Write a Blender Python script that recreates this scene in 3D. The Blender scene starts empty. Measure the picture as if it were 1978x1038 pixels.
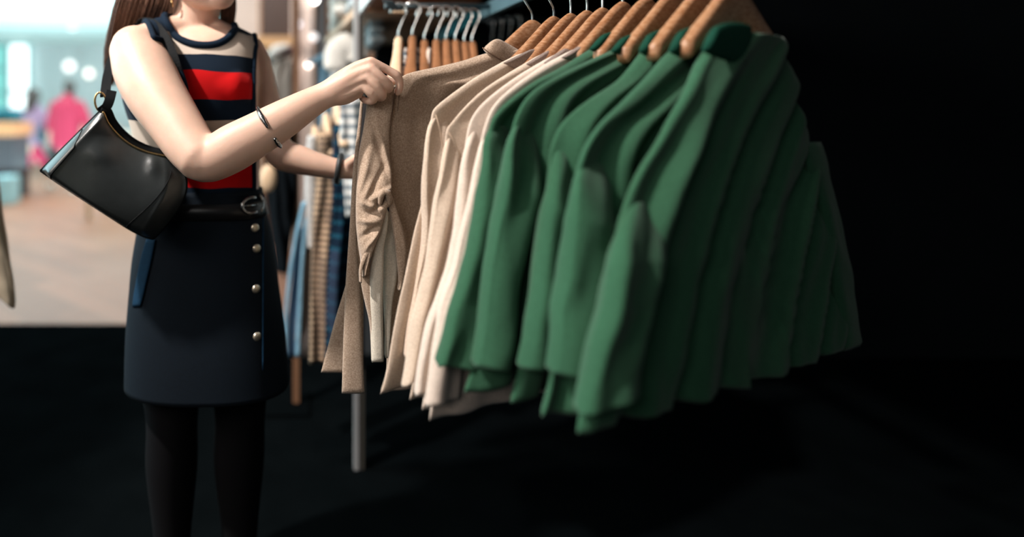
import bpy, bmesh, math, random
import numpy as np
from mathutils import Vector, Matrix
from mathutils.noise import noise as pnoise
random.seed(7)
PI = math.pi
sc = bpy.context.scene
COL = sc.collection

# ------------------------------------------------------------------ camera
FP = 1200.0          # focal length in pixels of the 1978 px wide frame
CX, CY = 600.0, 225.0  # principal point (level camera), pixels
CH = 1.13            # camera height
cam = bpy.data.cameras.new('camera')
cam_o = bpy.data.objects.new('camera', cam); COL.objects.link(cam_o)
cam_o.location = (0, 0, CH); cam_o.rotation_euler = (PI/2, 0, 0)
cam.sensor_width = 36.0
cam.lens = FP/1978*36.0
cam.shift_x = (989-CX)/1978
cam.shift_y = -(519-CY)/1978
cam.clip_start = 0.05; cam.clip_end = 100
cam.dof.use_dof = True
cam.dof.focus_distance = 1.12
cam.dof.aperture_fstop = 0.86
sc.camera = cam_o

# ------------------------------------------------------------------ world, lights, exposure
sc.view_settings.view_transform = 'Standard'; sc.view_settings.look = 'None'
sc.view_settings.gamma = 1; sc.view_settings.use_curve_mapping = False
sc.view_settings.exposure = 0.0
w = bpy.data.worlds.new('world'); sc.world = w; w.use_nodes = True
w.node_tree.nodes['Background'].inputs[0].default_value = (0.80, 0.93, 1.0, 1)
w.node_tree.nodes['Background'].inputs[1].default_value = 0.065

def light(name, kind, loc, target, energy, color, size=0.2, size_y=None, spot=None):
    l = bpy.data.lights.new(name, kind); l.energy = energy; l.color = color
    if kind == 'AREA':
        l.size = size
        if size_y: l.shape = 'RECTANGLE'; l.size_y = size_y
    else: l.shadow_soft_size = size
    if spot: l.spot_size = math.radians(spot); l.spot_blend = 0.5
    o = bpy.data.objects.new(name, l); COL.objects.link(o); o.location = loc
    o.rotation_euler = (Vector(target)-Vector(loc)).to_track_quat('-Z', 'Y').to_euler()
    return o
light('key_spotlight', 'SPOT', (-1.95, 0.40, 3.6), (0.05, 1.15, 1.1), 820, (1.0, 0.93, 0.87), 0.07, spot=48)
light('window_daylight', 'AREA', (-4.2, 2.6, 2.1), (0, 1.3, 1.1), 95, (0.55, 0.92, 1.0), 2.2, 2.4)
light('ceiling_fill', 'AREA', (-4.5, 9.0, 0.4), (-4.5, 9.0, 3.0), 700, (0.60, 0.95, 1.0), 7, 7)  # added upward fill, unseen, to brighten the ceiling
light('hall_downlight', 'AREA', (-3.4, 7.6, 2.9), (-3.4, 7.4, 0), 225, (1.0, 0.97, 0.96), 5, 7)
light('bag_sheen_fill', 'AREA', (-1.1, -1.2, 1.95), (-0.38, 1.22, 1.05), 9, (1.0, 0.95, 0.9), 0.9, 0.7)  # added unseen fill that puts a sheen on the bag
light('front_fill', 'AREA', (-2.3, -0.3, 2.3), (-0.2, 1.25, 1.1), 42, (1.0, 0.88, 0.79), 1.3, 1.0)  # added warm fill for the arm and the held shirt, no visible lamp
light('pillar_fill', 'AREA', (-0.7, 3.9, 2.9), (-0.4, 5.6, 1.5), 44, (1.0, 0.94, 0.90), 0.8, 0.8)  # extra fill added to brighten the dim pillars
light('aisle_spotlight', 'SPOT', (-0.9, 1.6, 3.2), (0.12, 2.2, 0.9), 120, (1.0, 0.9, 0.8), 0.08, spot=50)

# ------------------------------------------------------------------ helpers
def W(x, y, Y):
    return Vector(((x-CX)/FP*Y, Y, CH+(CY-y)/FP*Y))

def srgb(r, g, b):
    f = lambda c: (c/255/12.92) if c <= 10 else ((c/255+0.055)/1.055)**2.4
    return (f(r), f(g), f(b), 1)

MATS = {}
def mat(name, color, rough=0.6, metal=0.0, var=0.0, vscale=40, bump=0.0, bscale=300, sss=0.0, spec=0.5, sheen=0.0, color2=None, emit=None, estr=1.0, stretch=None, coat=0):
    if name in MATS: return MATS[name]
    m = bpy.data.materials.new(name); m.use_nodes = True
    nt = m.node_tree; b = nt.nodes['Principled BSDF']
    b.inputs['Base Color'].default_value = color
    b.inputs['Roughness'].default_value = rough
    b.inputs['Metallic'].default_value = metal
    b.inputs['Specular IOR Level'].default_value = spec
    b.inputs['Sheen Weight'].default_value = sheen
    b.inputs['Coat Weight'].default_value = coat
    if sss:
        b.inputs['Subsurface Weight'].default_value = sss
        b.inputs['Subsurface Radius'].default_value = (1.0, 0.35, 0.2)
        b.inputs['Subsurface Scale'].default_value = 0.012
    tc = nt.nodes.new('ShaderNodeTexCoord')
    src = tc.outputs['Object']
    if stretch:
        mp = nt.nodes.new('ShaderNodeMapping'); mp.inputs['Scale'].default_value = stretch
        nt.links.new(src, mp.inputs[0]); src = mp.outputs[0]
    if var:
        n = nt.nodes.new('ShaderNodeTexNoise'); n.inputs['Scale'].default_value = vscale; n.inputs['Detail'].default_value = 5
        nt.links.new(src, n.inputs['Vector'])
        r = nt.nodes.new('ShaderNodeMapRange')
        r.inputs[1].default_value = 0.3; r.inputs[2].default_value = 0.7
        nt.links.new(n.outputs[0], r.inputs[0])
        mx = nt.nodes.new('ShaderNodeMix'); mx.data_type = 'RGBA'
        c2 = color2 or tuple(c*(1-var) for c in color[:3])+(1,)
        mx.inputs[6].default_value = c2; mx.inputs[7].default_value = color
        nt.links.new(r.outputs[0], mx.inputs[0]); nt.links.new(mx.outputs[2], b.inputs['Base Color'])
    if bump:
        n = nt.nodes.new('ShaderNodeTexNoise'); n.inputs['Scale'].default_value = bscale; n.inputs['Detail'].default_value = 3
        nt.links.new(src, n.inputs['Vector'])
        bp = nt.nodes.new('ShaderNodeBump'); bp.inputs['Strength'].default_value = bump; bp.inputs['Distance'].default_value = 0.002
        nt.links.new(n.outputs[0], bp.inputs['Height']); nt.links.new(bp.outputs[0], b.inputs['Normal'])
    if emit:
        b.inputs['Emission Color'].default_value = emit; b.inputs['Emission Strength'].default_value = estr
    MATS[name] = m
    return m

def obj(name, verts, faces, m, parent=None, smooth=True, kind=None):
    me = bpy.data.meshes.new(name); me.from_pydata([tuple(v) for v in verts], [], faces)
    bm = bmesh.new(); bm.from_mesh(me); bmesh.ops.recalc_face_normals(bm, faces=bm.faces); bm.to_mesh(me); bm.free()
    if smooth: me.polygons.foreach_set('use_smooth', [True]*len(me.polygons))
    me.materials.append(m)
    o = bpy.data.objects.new(name, me); COL.objects.link(o)
    if parent: attach(o, parent)
    if kind: o['kind'] = kind
    return o

def attach(o, parent):
    o.parent = parent
    o.matrix_parent_inverse = parent_world(parent).inverted()

def parent_world(p):
    m = p.matrix_basis.copy()
    while p.parent:
        m = p.parent.matrix_basis @ p.matrix_parent_inverse @ m if False else p.parent.matrix_basis @ p.matrix_parent_inverse @ m
        p = p.parent
    return m

def thing(name, label, cat, loc=(0, 0, 0), group=None):
    o = bpy.data.objects.new(name, None); COL.objects.link(o); o.location = loc
    o.empty_display_size = 0.05
    return tag(o, label, cat, group)

def tag(o, label, cat, group=None):
    o['label'] = label; o['category'] = cat
    if group: o['group'] = group
    return o

def struct(o):
    o['kind'] = 'structure'; return o

class MB:
    def __init__(s): s.v = []; s.f = []
    def add(s, v, f):
        k = len(s.v); s.v += list(v); s.f += [tuple(i+k for i in q) for q in f]; return s
    def box(s, lo, hi):
        x0, y0, z0 = lo; x1, y1, z1 = hi
        v = [(x0,y0,z0),(x1,y0,z0),(x1,y1,z0),(x0,y1,z0),(x0,y0,z1),(x1,y0,z1),(x1,y1,z1),(x0,y1,z1)]
        return s.add(v, [(0,3,2,1),(4,5,6,7),(0,1,5,4),(1,2,6,5),(2,3,7,6),(3,0,4,7)])
    def bar(s, a, b, wd, ht, up=(0, 0, 1)):
        a = Vector(a); b = Vector(b); d = (b-a).normalized(); up = Vector(up)
        sx = d.cross(up).normalized()*wd/2; sz = sx.cross(d).normalized()*ht/2
        v = []
        for p in (a, b): v += [p-sx-sz, p+sx-sz, p+sx+sz, p-sx+sz]
        return s.add(v, [(0,1,2,3),(7,6,5,4),(0,4,5,1),(1,5,6,2),(2,6,7,3),(3,7,4,0)])
    def tube(s, pts, rad, n=12, ry=None, ref=None, caps=True, round_ends=False):
        v, f = tube_geo(pts, rad, n, ry, ref, caps, round_ends); return s.add(v, f)
    def ball(s, c, r, n=14, m=10):
        c = Vector(c); r = Vector(r) if hasattr(r, '__len__') else Vector((r, r, r))
        v = [c+Vector((0,0,-r.z))]; f = []
        for i in range(1, m):
            ph = -PI/2+PI*i/m
            for j in range(n):
                t = 2*PI*j/n; v.append(c+Vector((r.x*math.cos(ph)*math.cos(t), r.y*math.cos(ph)*math.sin(t), r.z*math.sin(ph))))
        v.append(c+Vector((0,0,r.z))); k = len(v)-1
        for j in range(n):
            f.append((0, 1+(j+1) % n, 1+j))
            for i in range(m-2):
                a = 1+i*n; f.append((a+j, a+(j+1) % n, a+n+(j+1) % n, a+n+j))
            a = 1+(m-2)*n; f.append((a+j, a+(j+1) % n, k))
        return s.add(v, f)
    def build(s, name, m, parent=None, smooth=True): return obj(name, s.v, s.f, m, parent, smooth)

def catmull(pts, n):
    """resample a polyline of equal-length tuples through a Catmull-Rom curve, n samples, by chord length of the first 2-3 values"""
    P = np.array([list(p) for p in pts], float)
    if len(P) == 2: P = np.vstack([P[0], (P[0]+P[1])/2, P[1]])
    k = len(P); ext = np.vstack([2*P[0]-P[1], P, 2*P[-1]-P[-2]])
    d = np.linalg.norm(np.diff(P[:, :3], axis=0), axis=1); d = np.maximum(d, 1e-9); t = np.concatenate([[0], np.cumsum(d)])
    out = []
    for s in np.linspace(0, t[-1], n):
        i = min(max(np.searchsorted(t, s, side='right')-1, 0), k-2); u = (s-t[i])/d[i]
        p0, p1, p2, p3 = ext[i], ext[i+1], ext[i+2], ext[i+3]
        out.append(0.5*((2*p1)+(-p0+p2)*u+(2*p0-5*p1+4*p2-p3)*u*u+(-p0+3*p1-3*p2+p3)*u**3))
    return np.array(out)

def tube_geo(pts, rad, n=12, ry=None, ref=None, caps=True, round_ends=False):
    P = [Vector(p) for p in pts]; N = len(P)
    if not hasattr(rad, '__len__'): rad = [rad]*N
    if ry is None: ry = rad
    elif not hasattr(ry, '__len__'): ry = [ry]*N
    P2 = []; R2 = []; Q2 = []
    if round_ends:
        d0 = (P[0]-P[1]).normalized(); d1 = (P[-1]-P[-2]).normalized()
        for a in (0.0, 0.45, 0.85):
            c = math.sin(PI/2*a) if a else 0.12
            P2.append(P[0]+d0*rad[0]*math.cos(PI/2*a)); R2.append(rad[0]*c); Q2.append(ry[0]*c)
        P2 += P; R2 += list(rad); Q2 += list(ry)
        for a in (0.85, 0.45, 0.0):
            c = math.sin(PI/2*a) if a else 0.12
            P2.append(P[-1]+d1*rad[-1]*math.cos(PI/2*a)); R2.append(rad[-1]*c); Q2.append(ry[-1]*c)
        P, rad, ry = P2, R2, Q2; N = len(P)
    v = []; f = []; side = None
    for i in range(N):
        d = (P[min(i+1, N-1)]-P[max(i-1, 0)])
        d = d.normalized() if d.length > 1e-9 else Vector((0, 0, 1))
        if ref is not None: s = Vector(ref)-d*d.dot(Vector(ref))
        elif side is None:
            r0 = Vector((0, 1, 0)) if abs(d.y) < 0.9 else Vector((1, 0, 0)); s = r0-d*d.dot(r0)
        else: s = side-d*d.dot(side)
        s = s.normalized(); side = s; t = d.cross(s)
        for j in range(n):
            a = 2*PI*j/n; v.append(P[i]+s*rad[i]*math.cos(a)+t*ry[i]*math.sin(a))
    for i in range(N-1):
        for j in range(n): f.append((i*n+j, i*n+(j+1) % n, (i+1)*n+(j+1) % n, (i+1)*n+j))
    if caps: f.append(tuple(range(n-1, -1, -1))); f.append(tuple((N-1)*n+j for j in range(n)))
    return v, f

def panel(name, L, R, m, parent, th=0.010, n_rows=60, n_u=72, folds=(), nrm=None, edge_round=0.5, wr=0.0, wscale=9, seed=0, thtop=None, fold_top=0.15, loose=None):
    """hollow cloth shape between a left edge curve L and a right edge curve R (3D points), with thickness and hanging folds"""
    Lc = catmull(L, n_rows); Rc = catmull(R, n_rows)
    v = []; f = []
    for i in range(n_rows):
        s = i/(n_rows-1); l = Vector(Lc[i][:3]); r = Vector(Rc[i][:3]); mid = (l+r)/2; h = (r-l)/2
        if nrm is None: nn = Vector((h.y, -h.x, 0)).normalized() if h.length > 1e-6 else Vector((0, -1, 0))
        else: nn = Vector(nrm).normalized()
        tt = th if thtop is None else thtop+(th-thtop)*min(1, s*3)
        if i == 0 or i == n_rows-1: tt *= 0.35
        W2 = h.length*2
        for j in range(n_u):
            a = 2*PI*j/n_u; c, q = math.cos(a), math.sin(a)
            cu = -math.copysign(abs(c)**0.8, c)
            qv = math.copysign(abs(q)**edge_round, q)
            u = (cu+1)/2*W2
            amp = min(1, fold_top+(1-fold_top)*s*2.2)
            fd = 0
            for (A, wl, ph, drift) in folds:
                x = u/wl+ph+drift*s+0.35*pnoise(Vector((u*4, s*2.5, seed+A*100)))
                fd += A*(math.sin(2*PI*x))
            fd *= amp*min(1, (0.35+(1-abs(cu))*6))
            if wr: fd += wr*pnoise(Vector((u*wscale*2.2, l.z*wscale*0.8+seed*3.1, seed*1.7+1)))*1.4+0.5*wr*pnoise(Vector((u*wscale*5, l.z*wscale*2.6, seed*2.7)))
            v.append(mid+h*cu+nn*(tt*qv+fd))
    for i in range(n_rows-1):
        for j in range(n_u): f.append((i*n_u+j, i*n_u+(j+1) % n_u, (i+1)*n_u+(j+1) % n_u, (i+1)*n_u+j))
    f.append(tuple(range(n_u))); f.append(tuple((n_rows-1)*n_u+j for j in range(n_u)))
    return obj(name, v, f, m, parent)

# ------------------------------------------------------------------ materials
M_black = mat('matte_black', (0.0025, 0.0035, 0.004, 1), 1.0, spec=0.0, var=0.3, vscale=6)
M_steel = mat('brushed_steel', (0.42, 0.44, 0.46, 1), 0.35, metal=0.9, var=0.2, vscale=30)
M_chrome = mat('chrome_wire', (0.70, 0.68, 0.66, 1), 0.22, metal=1.0)
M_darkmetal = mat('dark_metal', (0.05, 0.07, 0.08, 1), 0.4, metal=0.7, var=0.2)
M_barmetal = mat('bluish_metal', (0.16, 0.30, 0.36, 1), 0.35, metal=0.6, var=0.3, vscale=8)
M_gold = mat('gold_metal', (0.72, 0.50, 0.24, 1), 0.25, metal=1.0)
M_silver = mat('antique_silver', (0.55, 0.55, 0.55, 1), 0.25, metal=1.0, var=0.6, vscale=300)
M_wood = mat('hanger_wood', srgb(182, 140, 108), 0.42, var=0.10, vscale=12, stretch=(10, 10, 26), color2=srgb(140, 90, 54), spec=0.4)
M_shelfwood = mat('shelf_wood', srgb(165, 105, 60), 0.5, var=0.4, vscale=5, stretch=(1, 8, 8))
M_palewood = mat('pale_wood', srgb(214, 184, 152), 0.5, var=0.2, vscale=12)
M_taupe = mat('taupe_flannel', srgb(198, 176, 156), 0.95, var=0.42, vscale=420, bump=0.5, bscale=900, sheen=0.3, color2=srgb(152, 128, 108), spec=0.1)
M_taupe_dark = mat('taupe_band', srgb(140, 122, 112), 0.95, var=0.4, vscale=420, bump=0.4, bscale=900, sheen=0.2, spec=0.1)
M_inside = mat('pale_flannel_inside', srgb(226, 216, 200), 0.95, var=0.25, vscale=420, bump=0.4, bscale=900, spec=0.1)
M_beige = mat('beige_flannel', srgb(214, 195, 176), 0.95, var=0.35, vscale=420, bump=0.5, bscale=900, sheen=0.3, color2=srgb(186, 164, 146), spec=0.1)
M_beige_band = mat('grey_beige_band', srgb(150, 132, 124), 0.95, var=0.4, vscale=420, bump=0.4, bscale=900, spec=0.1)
M_cream = mat('cream_flannel', srgb(216, 198, 184), 0.95, var=0.2, vscale=300, bump=0.3, bscale=700, sheen=0.3, spec=0.1)
M_green = mat('green_cotton', srgb(48, 90, 66), 0.9, var=0.25, vscale=300, bump=0.25, bscale=800, sheen=0.15, spec=0.12)
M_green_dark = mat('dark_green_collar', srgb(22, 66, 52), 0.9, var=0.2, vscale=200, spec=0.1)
M_seam = mat('seam_thread', srgb(96, 72, 56), 0.9)
M_seam_light = mat('pale_seam_thread', srgb(176, 150, 128), 0.9)
M_skin = mat('skin', (0.73, 0.48, 0.37, 1), 0.48, var=0.10, vscale=30, sss=0.25, spec=0.4, bump=0.06, bscale=500)
M_nail = mat('nail', (0.85, 0.58, 0.50, 1), 0.2)
M_navyknit = mat('navy_knit', srgb(14, 30, 46), 0.9, bump=0.2, bscale=900, spec=0.15)
M_denim = mat('dark_denim', srgb(7, 20, 31), 0.85, var=0.35, vscale=300, bump=0.3, bscale=700, spec=0.2)
M_denim_lit = mat('denim_lit', srgb(10, 48, 74), 0.85, var=0.3, vscale=250, spec=0.2)  # brighter blue: light on the skirt's side put into the colour
M_leather = mat('black_leather', (0.026, 0.031, 0.032, 1), 0.34, var=0.2, vscale=60, bump=0.06, bscale=260, spec=0.9)
M_leather_edge = mat('black_leather_edge', (0.004, 0.005, 0.006, 1), 0.7, spec=0.12)
M_beltl = mat('belt_leather', (0.010, 0.010, 0.011, 1), 0.35, spec=0.4)
M_tights = mat('black_tights', (0.004, 0.004, 0.005, 1), 0.9, spec=0.1)
M_hair = mat('brown_hair', srgb(136, 98, 78), 0.45, var=0.55, vscale=60, stretch=(8, 8, 1), color2=srgb(44, 24, 18), spec=0.5)
M_rubber = mat('black_band_rubber', (0.02, 0.024, 0.026, 1), 0.5)

def stripe_mat():
    m = bpy.data.materials.new('striped_knit'); m.use_nodes = True; nt = m.node_tree; b = nt.nodes['Principled BSDF']
    b.inputs['Roughness'].default_value = 0.9; b.inputs['Specular IOR Level'].default_value = 0.15; b.inputs['Sheen Weight'].default_value = 0.05
    tc = nt.nodes.new('ShaderNodeTexCoord'); sp = nt.nodes.new('ShaderNodeSeparateXYZ'); nt.links.new(tc.outputs['Object'], sp.inputs[0])
    n = nt.nodes.new('ShaderNodeTexNoise'); n.inputs['Scale'].default_value = 7; nt.links.new(tc.outputs['Object'], n.inputs['Vector'])
    ad = nt.nodes.new('ShaderNodeMath'); ad.operation = 'MULTIPLY_ADD'; ad.inputs[1].default_value = 0.02; nt.links.new(n.outputs[0], ad.inputs[0]); nt.links.new(sp.outputs[2], ad.inputs[2])
    mr = nt.nodes.new('ShaderNodeMapRange'); z0, z1 = 0.90, 1.40
    mr.inputs[1].default_value = z0+0.01; mr.inputs[2].default_value = z1+0.01; nt.links.new(ad.outputs[0], mr.inputs[0])
    cr = nt.nodes.new('ShaderNodeValToRGB'); cr.color_ramp.interpolation = 'CONSTANT'
    navy, red, pale = srgb(14, 30, 46), srgb(200, 12, 16), srgb(205, 190, 176)
    zz = lambda y: ((CH+(CY-y)/FP*1.29)-z0)/(z1-z0)
    stops = [(0, navy), (zz(365), red), (zz(311), navy), (zz(287), pale), (zz(234), navy), (zz(193), red), (zz(139), navy), (zz(107), pale), (zz(56), navy)]
    e = cr.color_ramp.elements; e[0].position = 0; e[0].color = navy; e[1].position = stops[1][0]; e[1].color = stops[1][1]
    for p, c in stops[2:]: q = e.new(p); q.color = c
    nt.links.new(mr.outputs[0], cr.inputs[0]); nt.links.new(cr.outputs[0], b.inputs['Base Color'])
    nn = nt.nodes.new('ShaderNodeTexNoise'); nn.inputs['Scale'].default_value = 700; nt.links.new(tc.outputs['Object'], nn.inputs['Vector'])
    bp = nt.nodes.new('ShaderNodeBump'); bp.inputs['Strength'].default_value = 0.2; bp.inputs['Distance'].default_value = 0.001
    nt.links.new(nn.outputs[0], bp.inputs['Height']); nt.links.new(bp.outputs[0], b.inputs['Normal'])
    return m
M_stripe = stripe_mat()

def plaid_mat(name, base, line, line2, s1=60, s2=60, w1=0.45):
    m = bpy.data.materials.new(name); m.use_nodes = True; nt = m.node_tree; b = nt.nodes['Principled BSDF']
    b.inputs['Roughness'].default_value = 0.95; b.inputs['Specular IOR Level'].default_value = 0.1
    tc = nt.nodes.new('ShaderNodeTexCoord'); sp = nt.nodes.new('ShaderNodeSeparateXYZ'); nt.links.new(tc.outputs['Object'], sp.inputs[0])
    def band(sock, s, w):
        mu = nt.nodes.new('ShaderNodeMath'); mu.operation = 'MULTIPLY'; mu.inputs[1].default_value = s; nt.links.new(sock, mu.inputs[0])
        fr = nt.nodes.new('ShaderNodeMath'); fr.operation = 'FRACT'; nt.links.new(mu.outputs[0], fr.inputs[0])
        lt = nt.nodes.new('ShaderNodeMath'); lt.operation = 'LESS_THAN'; lt.inputs[1].default_value = w; nt.links.new(fr.outputs[0], lt.inputs[0])
        return lt.outputs[0]
    sx = nt.nodes.new('ShaderNodeMath'); sx.operation = 'ADD'; nt.links.new(sp.outputs[0], sx.inputs[0]); nt.links.new(sp.outputs[1], sx.inputs[1])
    m1 = nt.nodes.new('ShaderNodeMix'); m1.data_type = 'RGBA'; m1.inputs[6].default_value = base; m1.inputs[7].default_value = line
    nt.links.new(band(sp.outputs[2], s1, w1), m1.inputs[0])
    m2 = nt.nodes.new('ShaderNodeMix'); m2.data_type = 'RGBA'; m2.inputs[7].default_value = line2
    h = nt.nodes.new('ShaderNodeMath'); h.operation = 'MULTIPLY'; h.inputs[1].default_value = 0.55; nt.links.new(band(sx.outputs[0], s2, 0.35), h.inputs[0])
    nt.links.new(h.outputs[0], m2.inputs[0]); nt.links.new(m1.outputs[2], m2.inputs[6]); nt.links.new(m2.outputs[2], b.inputs['Base Color'])
    return m
M_plaid_tan = plaid_mat('tan_check', srgb(196, 166, 138), srgb(24, 28, 34), srgb(90, 76, 70), 52, 45)
M_plaid_white = plaid_mat('white_check', srgb(214, 214, 212), srgb(110, 124, 134), srgb(40, 52, 66), 32, 30, 0.35)
M_plaid_navy = plaid_mat('navy_check', srgb(14, 30, 46), srgb(24, 66, 84), srgb(50, 60, 80), 24, 24, 0.3)

# ------------------------------------------------------------------ setting
def floor_mat():
    m = bpy.data.materials.new('wood_floor'); m.use_nodes = True; nt = m.node_tree; b = nt.nodes['Principled BSDF']
    b.inputs['Roughness'].default_value = 0.5
    tc = nt.nodes.new('ShaderNodeTexCoord'); mp = nt.nodes.new('ShaderNodeMapping'); mp.inputs['Rotation'].default_value = (0, 0, 0.75)
    nt.links.new(tc.outputs['Object'], mp.inputs[0])
    br = nt.nodes.new('ShaderNodeTexBrick'); br.inputs['Scale'].default_value = 1.0; br.inputs['Brick Width'].default_value = 1.4; br.inputs['Row Height'].default_value = 0.16
    br.inputs['Mortar Size'].default_value = 0.003; br.inputs['Color1'].default_value = srgb(166, 100, 68); br.inputs['Color2'].default_value = srgb(108, 62, 42)
    br.inputs['Mortar'].default_value = srgb(110, 74, 54); br.inputs['Bias'].default_value = -0.1
    nt.links.new(mp.outputs[0], br.inputs['Vector'])
    n = nt.nodes.new('ShaderNodeTexNoise'); n.inputs['Scale'].default_value = 1.6; n.inputs['Detail'].default_value = 4
    nt.links.new(mp.outputs[0], n.inputs['Vector'])
    mx = nt.nodes.new('ShaderNodeMix'); mx.data_type = 'RGBA'; mx.inputs[7].default_value = srgb(172, 124, 102)
    nt.links.new(n.outputs[0], mx.inputs[0]); nt.links.new(br.outputs[0], mx.inputs[6]); nt.links.new(mx.outputs[2], b.inputs['Base Color'])
    return m
YB = 3.38
struct(MB().box((-14, YB, -0.06), (6, 18, 0)).build('floor', floor_mat(), smooth=False))
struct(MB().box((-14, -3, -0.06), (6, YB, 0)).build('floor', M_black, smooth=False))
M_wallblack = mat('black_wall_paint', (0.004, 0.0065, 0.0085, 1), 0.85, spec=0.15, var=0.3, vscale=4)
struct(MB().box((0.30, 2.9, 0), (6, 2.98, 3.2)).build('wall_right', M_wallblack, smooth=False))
M_pink = mat('pale_pink_plaster', srgb(226, 204, 192), 0.8, var=0.08, vscale=3)
M_hallwall = mat('hall_wall', srgb(226, 230, 232), 0.8, var=0.12, vscale=1.2)
struct(MB().box((-14, 16, 0), (-0.2, 16.1, 3.4)).build('wall_back', M_hallwall, smooth=False))
struct(MB().box((-14, 4.2, 3.0), (-0.9, 16, 3.08)).build('ceiling', mat('pale_ceiling', srgb(226, 246, 246), 0.7, var=0.06, vscale=1), smooth=False))
# glazed corner with mullions
def window(name, x0, x1, z0, z1, Y, col, estr, nx=3, nz=3):
    fr = struct(obj(name, [(0,0,0)]*0, [], M_black)) if False else None
    mb = MB()
    for k in range(nx+1):
        x = x0+(x1-x0)*k/nx; mb.box((x-0.04, Y-0.10, z0), (x+0.04, Y-0.02, z1))
    for k in range(nz+1):
        z = z0+(z1-z0)*k/nz; mb.box((x0, Y-0.09, z-0.04), (x1, Y-0.03, z+0.04))
    f = struct(mb.build(name, mat('pale_frame', srgb(170, 214, 214), 0.5), smooth=False))
    g = MB().box((x0, Y-0.06, z0), (x1, Y-0.05, z1)).build('pane', mat('daylight_pane_'+name, (0.1, 0.1, 0.1, 1), 0.2, emit=col, estr=estr), f, smooth=False)
    return f
window('window_1', -9.6, -7.75, 0.5, 2.95, 15.9, (0.28, 0.93, 0.86, 1), 0.9, 2, 4)
window('window_2', -7.7, -7.15, 0.55, 2.98, 15.9, (0.85, 1.0, 1.0, 1), 2.4, 1, 2)
# pillars and panelling behind the rack
struct(MB().box((-0.84, 6.0, 0), (-0.50, 6.3, 3.4)).build('trim_1', M_pink, smooth=False))
struct(MB().box((-0.16, 5.2, 0), (0.02, 5.4, 3.2)).build('trim_2', M_pink, smooth=False))
struct(MB().box((-0.47, 5.6, 0), (1.2, 5.7, 3.2)).build('wall_left', mat('tan_panel', srgb(196, 150, 116), 0.7, var=0.25, vscale=2), smooth=False))

# wardrobe niche with shelf
cab = thing('display_cabinet', 'dark brown wood display cabinet beside the pale pink column', 'cabinet', (-0.28, 5.2, 0))
MB().box((-0.42, 5.25, 1.80), (-0.15, 5.5, 2.6)).build('upper_panel', mat('dark_walnut', srgb(66, 42, 30), 0.6, var=0.3, vscale=3, stretch=(8, 8, 1)), cab, False)
MB().box((-0.44, 5.12, 1.70), (-0.10, 5.5, 1.79)).build('shelf', mat('orange_wood', srgb(206, 160, 112), 0.6, var=0.2), cab, False)
MB().box((-0.42, 5.48, 0.0), (-0.15, 5.52, 1.70)).build('back_panel', mat('dark_walnut', srgb(66, 42, 30)), cab, False)
MB().box((-0.145, 5.14, 0.0), (-0.125, 5.5, 2.6)).build('side_panel', mat('greyish_wood', srgb(120, 96, 76), 0.6), cab, False)

# ------------------------------------------------------------------ the woman
woman = thing('person', 'woman in a striped sleeveless top and dark button skirt holding a taupe shirt', 'person', (-0.24, 1.40, 0))

def chain(mb, pts, flat=1.0, n=18, ref=(0, 1, 0), samples=None):
    """pts: (x px, y px, depth m, radius px) -> rounded tapering limb; flat squashes along the ref axis"""
    q = []
    for x, y, Y, r in pts:
        p = W(x, y, Y); q.append((p.x, p.y, p.z, r*Y/FP))
    q = catmull(q, samples or max(8, len(pts)*5))
    mb.tube([a[:3] for a in q], [a[3]*flat for a in q], n, [a[3] for a in q], ref, True, True)
def torso_rows(rows, grow=0.0):
    q = []
    for y, xl, xr, Yc, hd in rows:
        a = W(xl, y, Yc); b = W(xr, y, Yc); q.append((a.z, (a.x+b.x)/2, Yc, (b.x-a.x)/2+grow, hd+grow))
    return catmull(q, len(rows)*6)
def torso_loft(mb, rows, grow=0.0, n=64, ex=0.85):
    Q = torso_rows(rows, grow); v = []; f = []
    for z, cx, cy, hx, hy in Q:
        for j in range(n):
            t = 2*PI*j/n; c, s = math.cos(t), math.sin(t)
            v.append((cx+hx*math.copysign(abs(c)**ex, c), cy+hy*math.copysign(abs(s)**ex, s), z))
    N = len(Q)
    for i in range(N-1):
        for j in range(n): f.append((i*n+j, i*n+(j+1) % n, (i+1)*n+(j+1) % n, (i+1)*n+j))
    f.append(tuple(range(n))); f.append(tuple((N-1)*n+j for j in range(n)))
    mb.add(v, f)

body = MB()
TR = [(56, 345, 440, 1.405, .050), (72, 300, 478, 1.395, .070), (92, 272, 492, 1.39, .082), (120, 250, 497, 1.385, .092), (155, 240, 500, 1.38, .100),
      (195, 244, 499, 1.38, .100), (238, 256, 502, 1.38, .090), (285, 268, 502, 1.385, .084), (330, 276, 501, 1.39, .080), (375, 279, 500, 1.39, .080),
      (430, 270, 510, 1.40, .088), (500, 264, 524, 1.40, .098), (570, 264, 528, 1.40, .098), (620, 270, 524, 1.40, .09)]
torso_loft(body, TR)
chain(body, [(350, 175, 1.335, 44), (400, 168, 1.330, 42), (447, 172, 1.336, 44)])
# trapezius / shoulders
chain(body, [(372, 58, 1.40, 36), (320, 68, 1.36, 34), (275, 92, 1.30, 44)])
chain(body, [(415, 66, 1.40, 30), (455, 82, 1.42, 27), (488, 96, 1.43, 25)])
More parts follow.
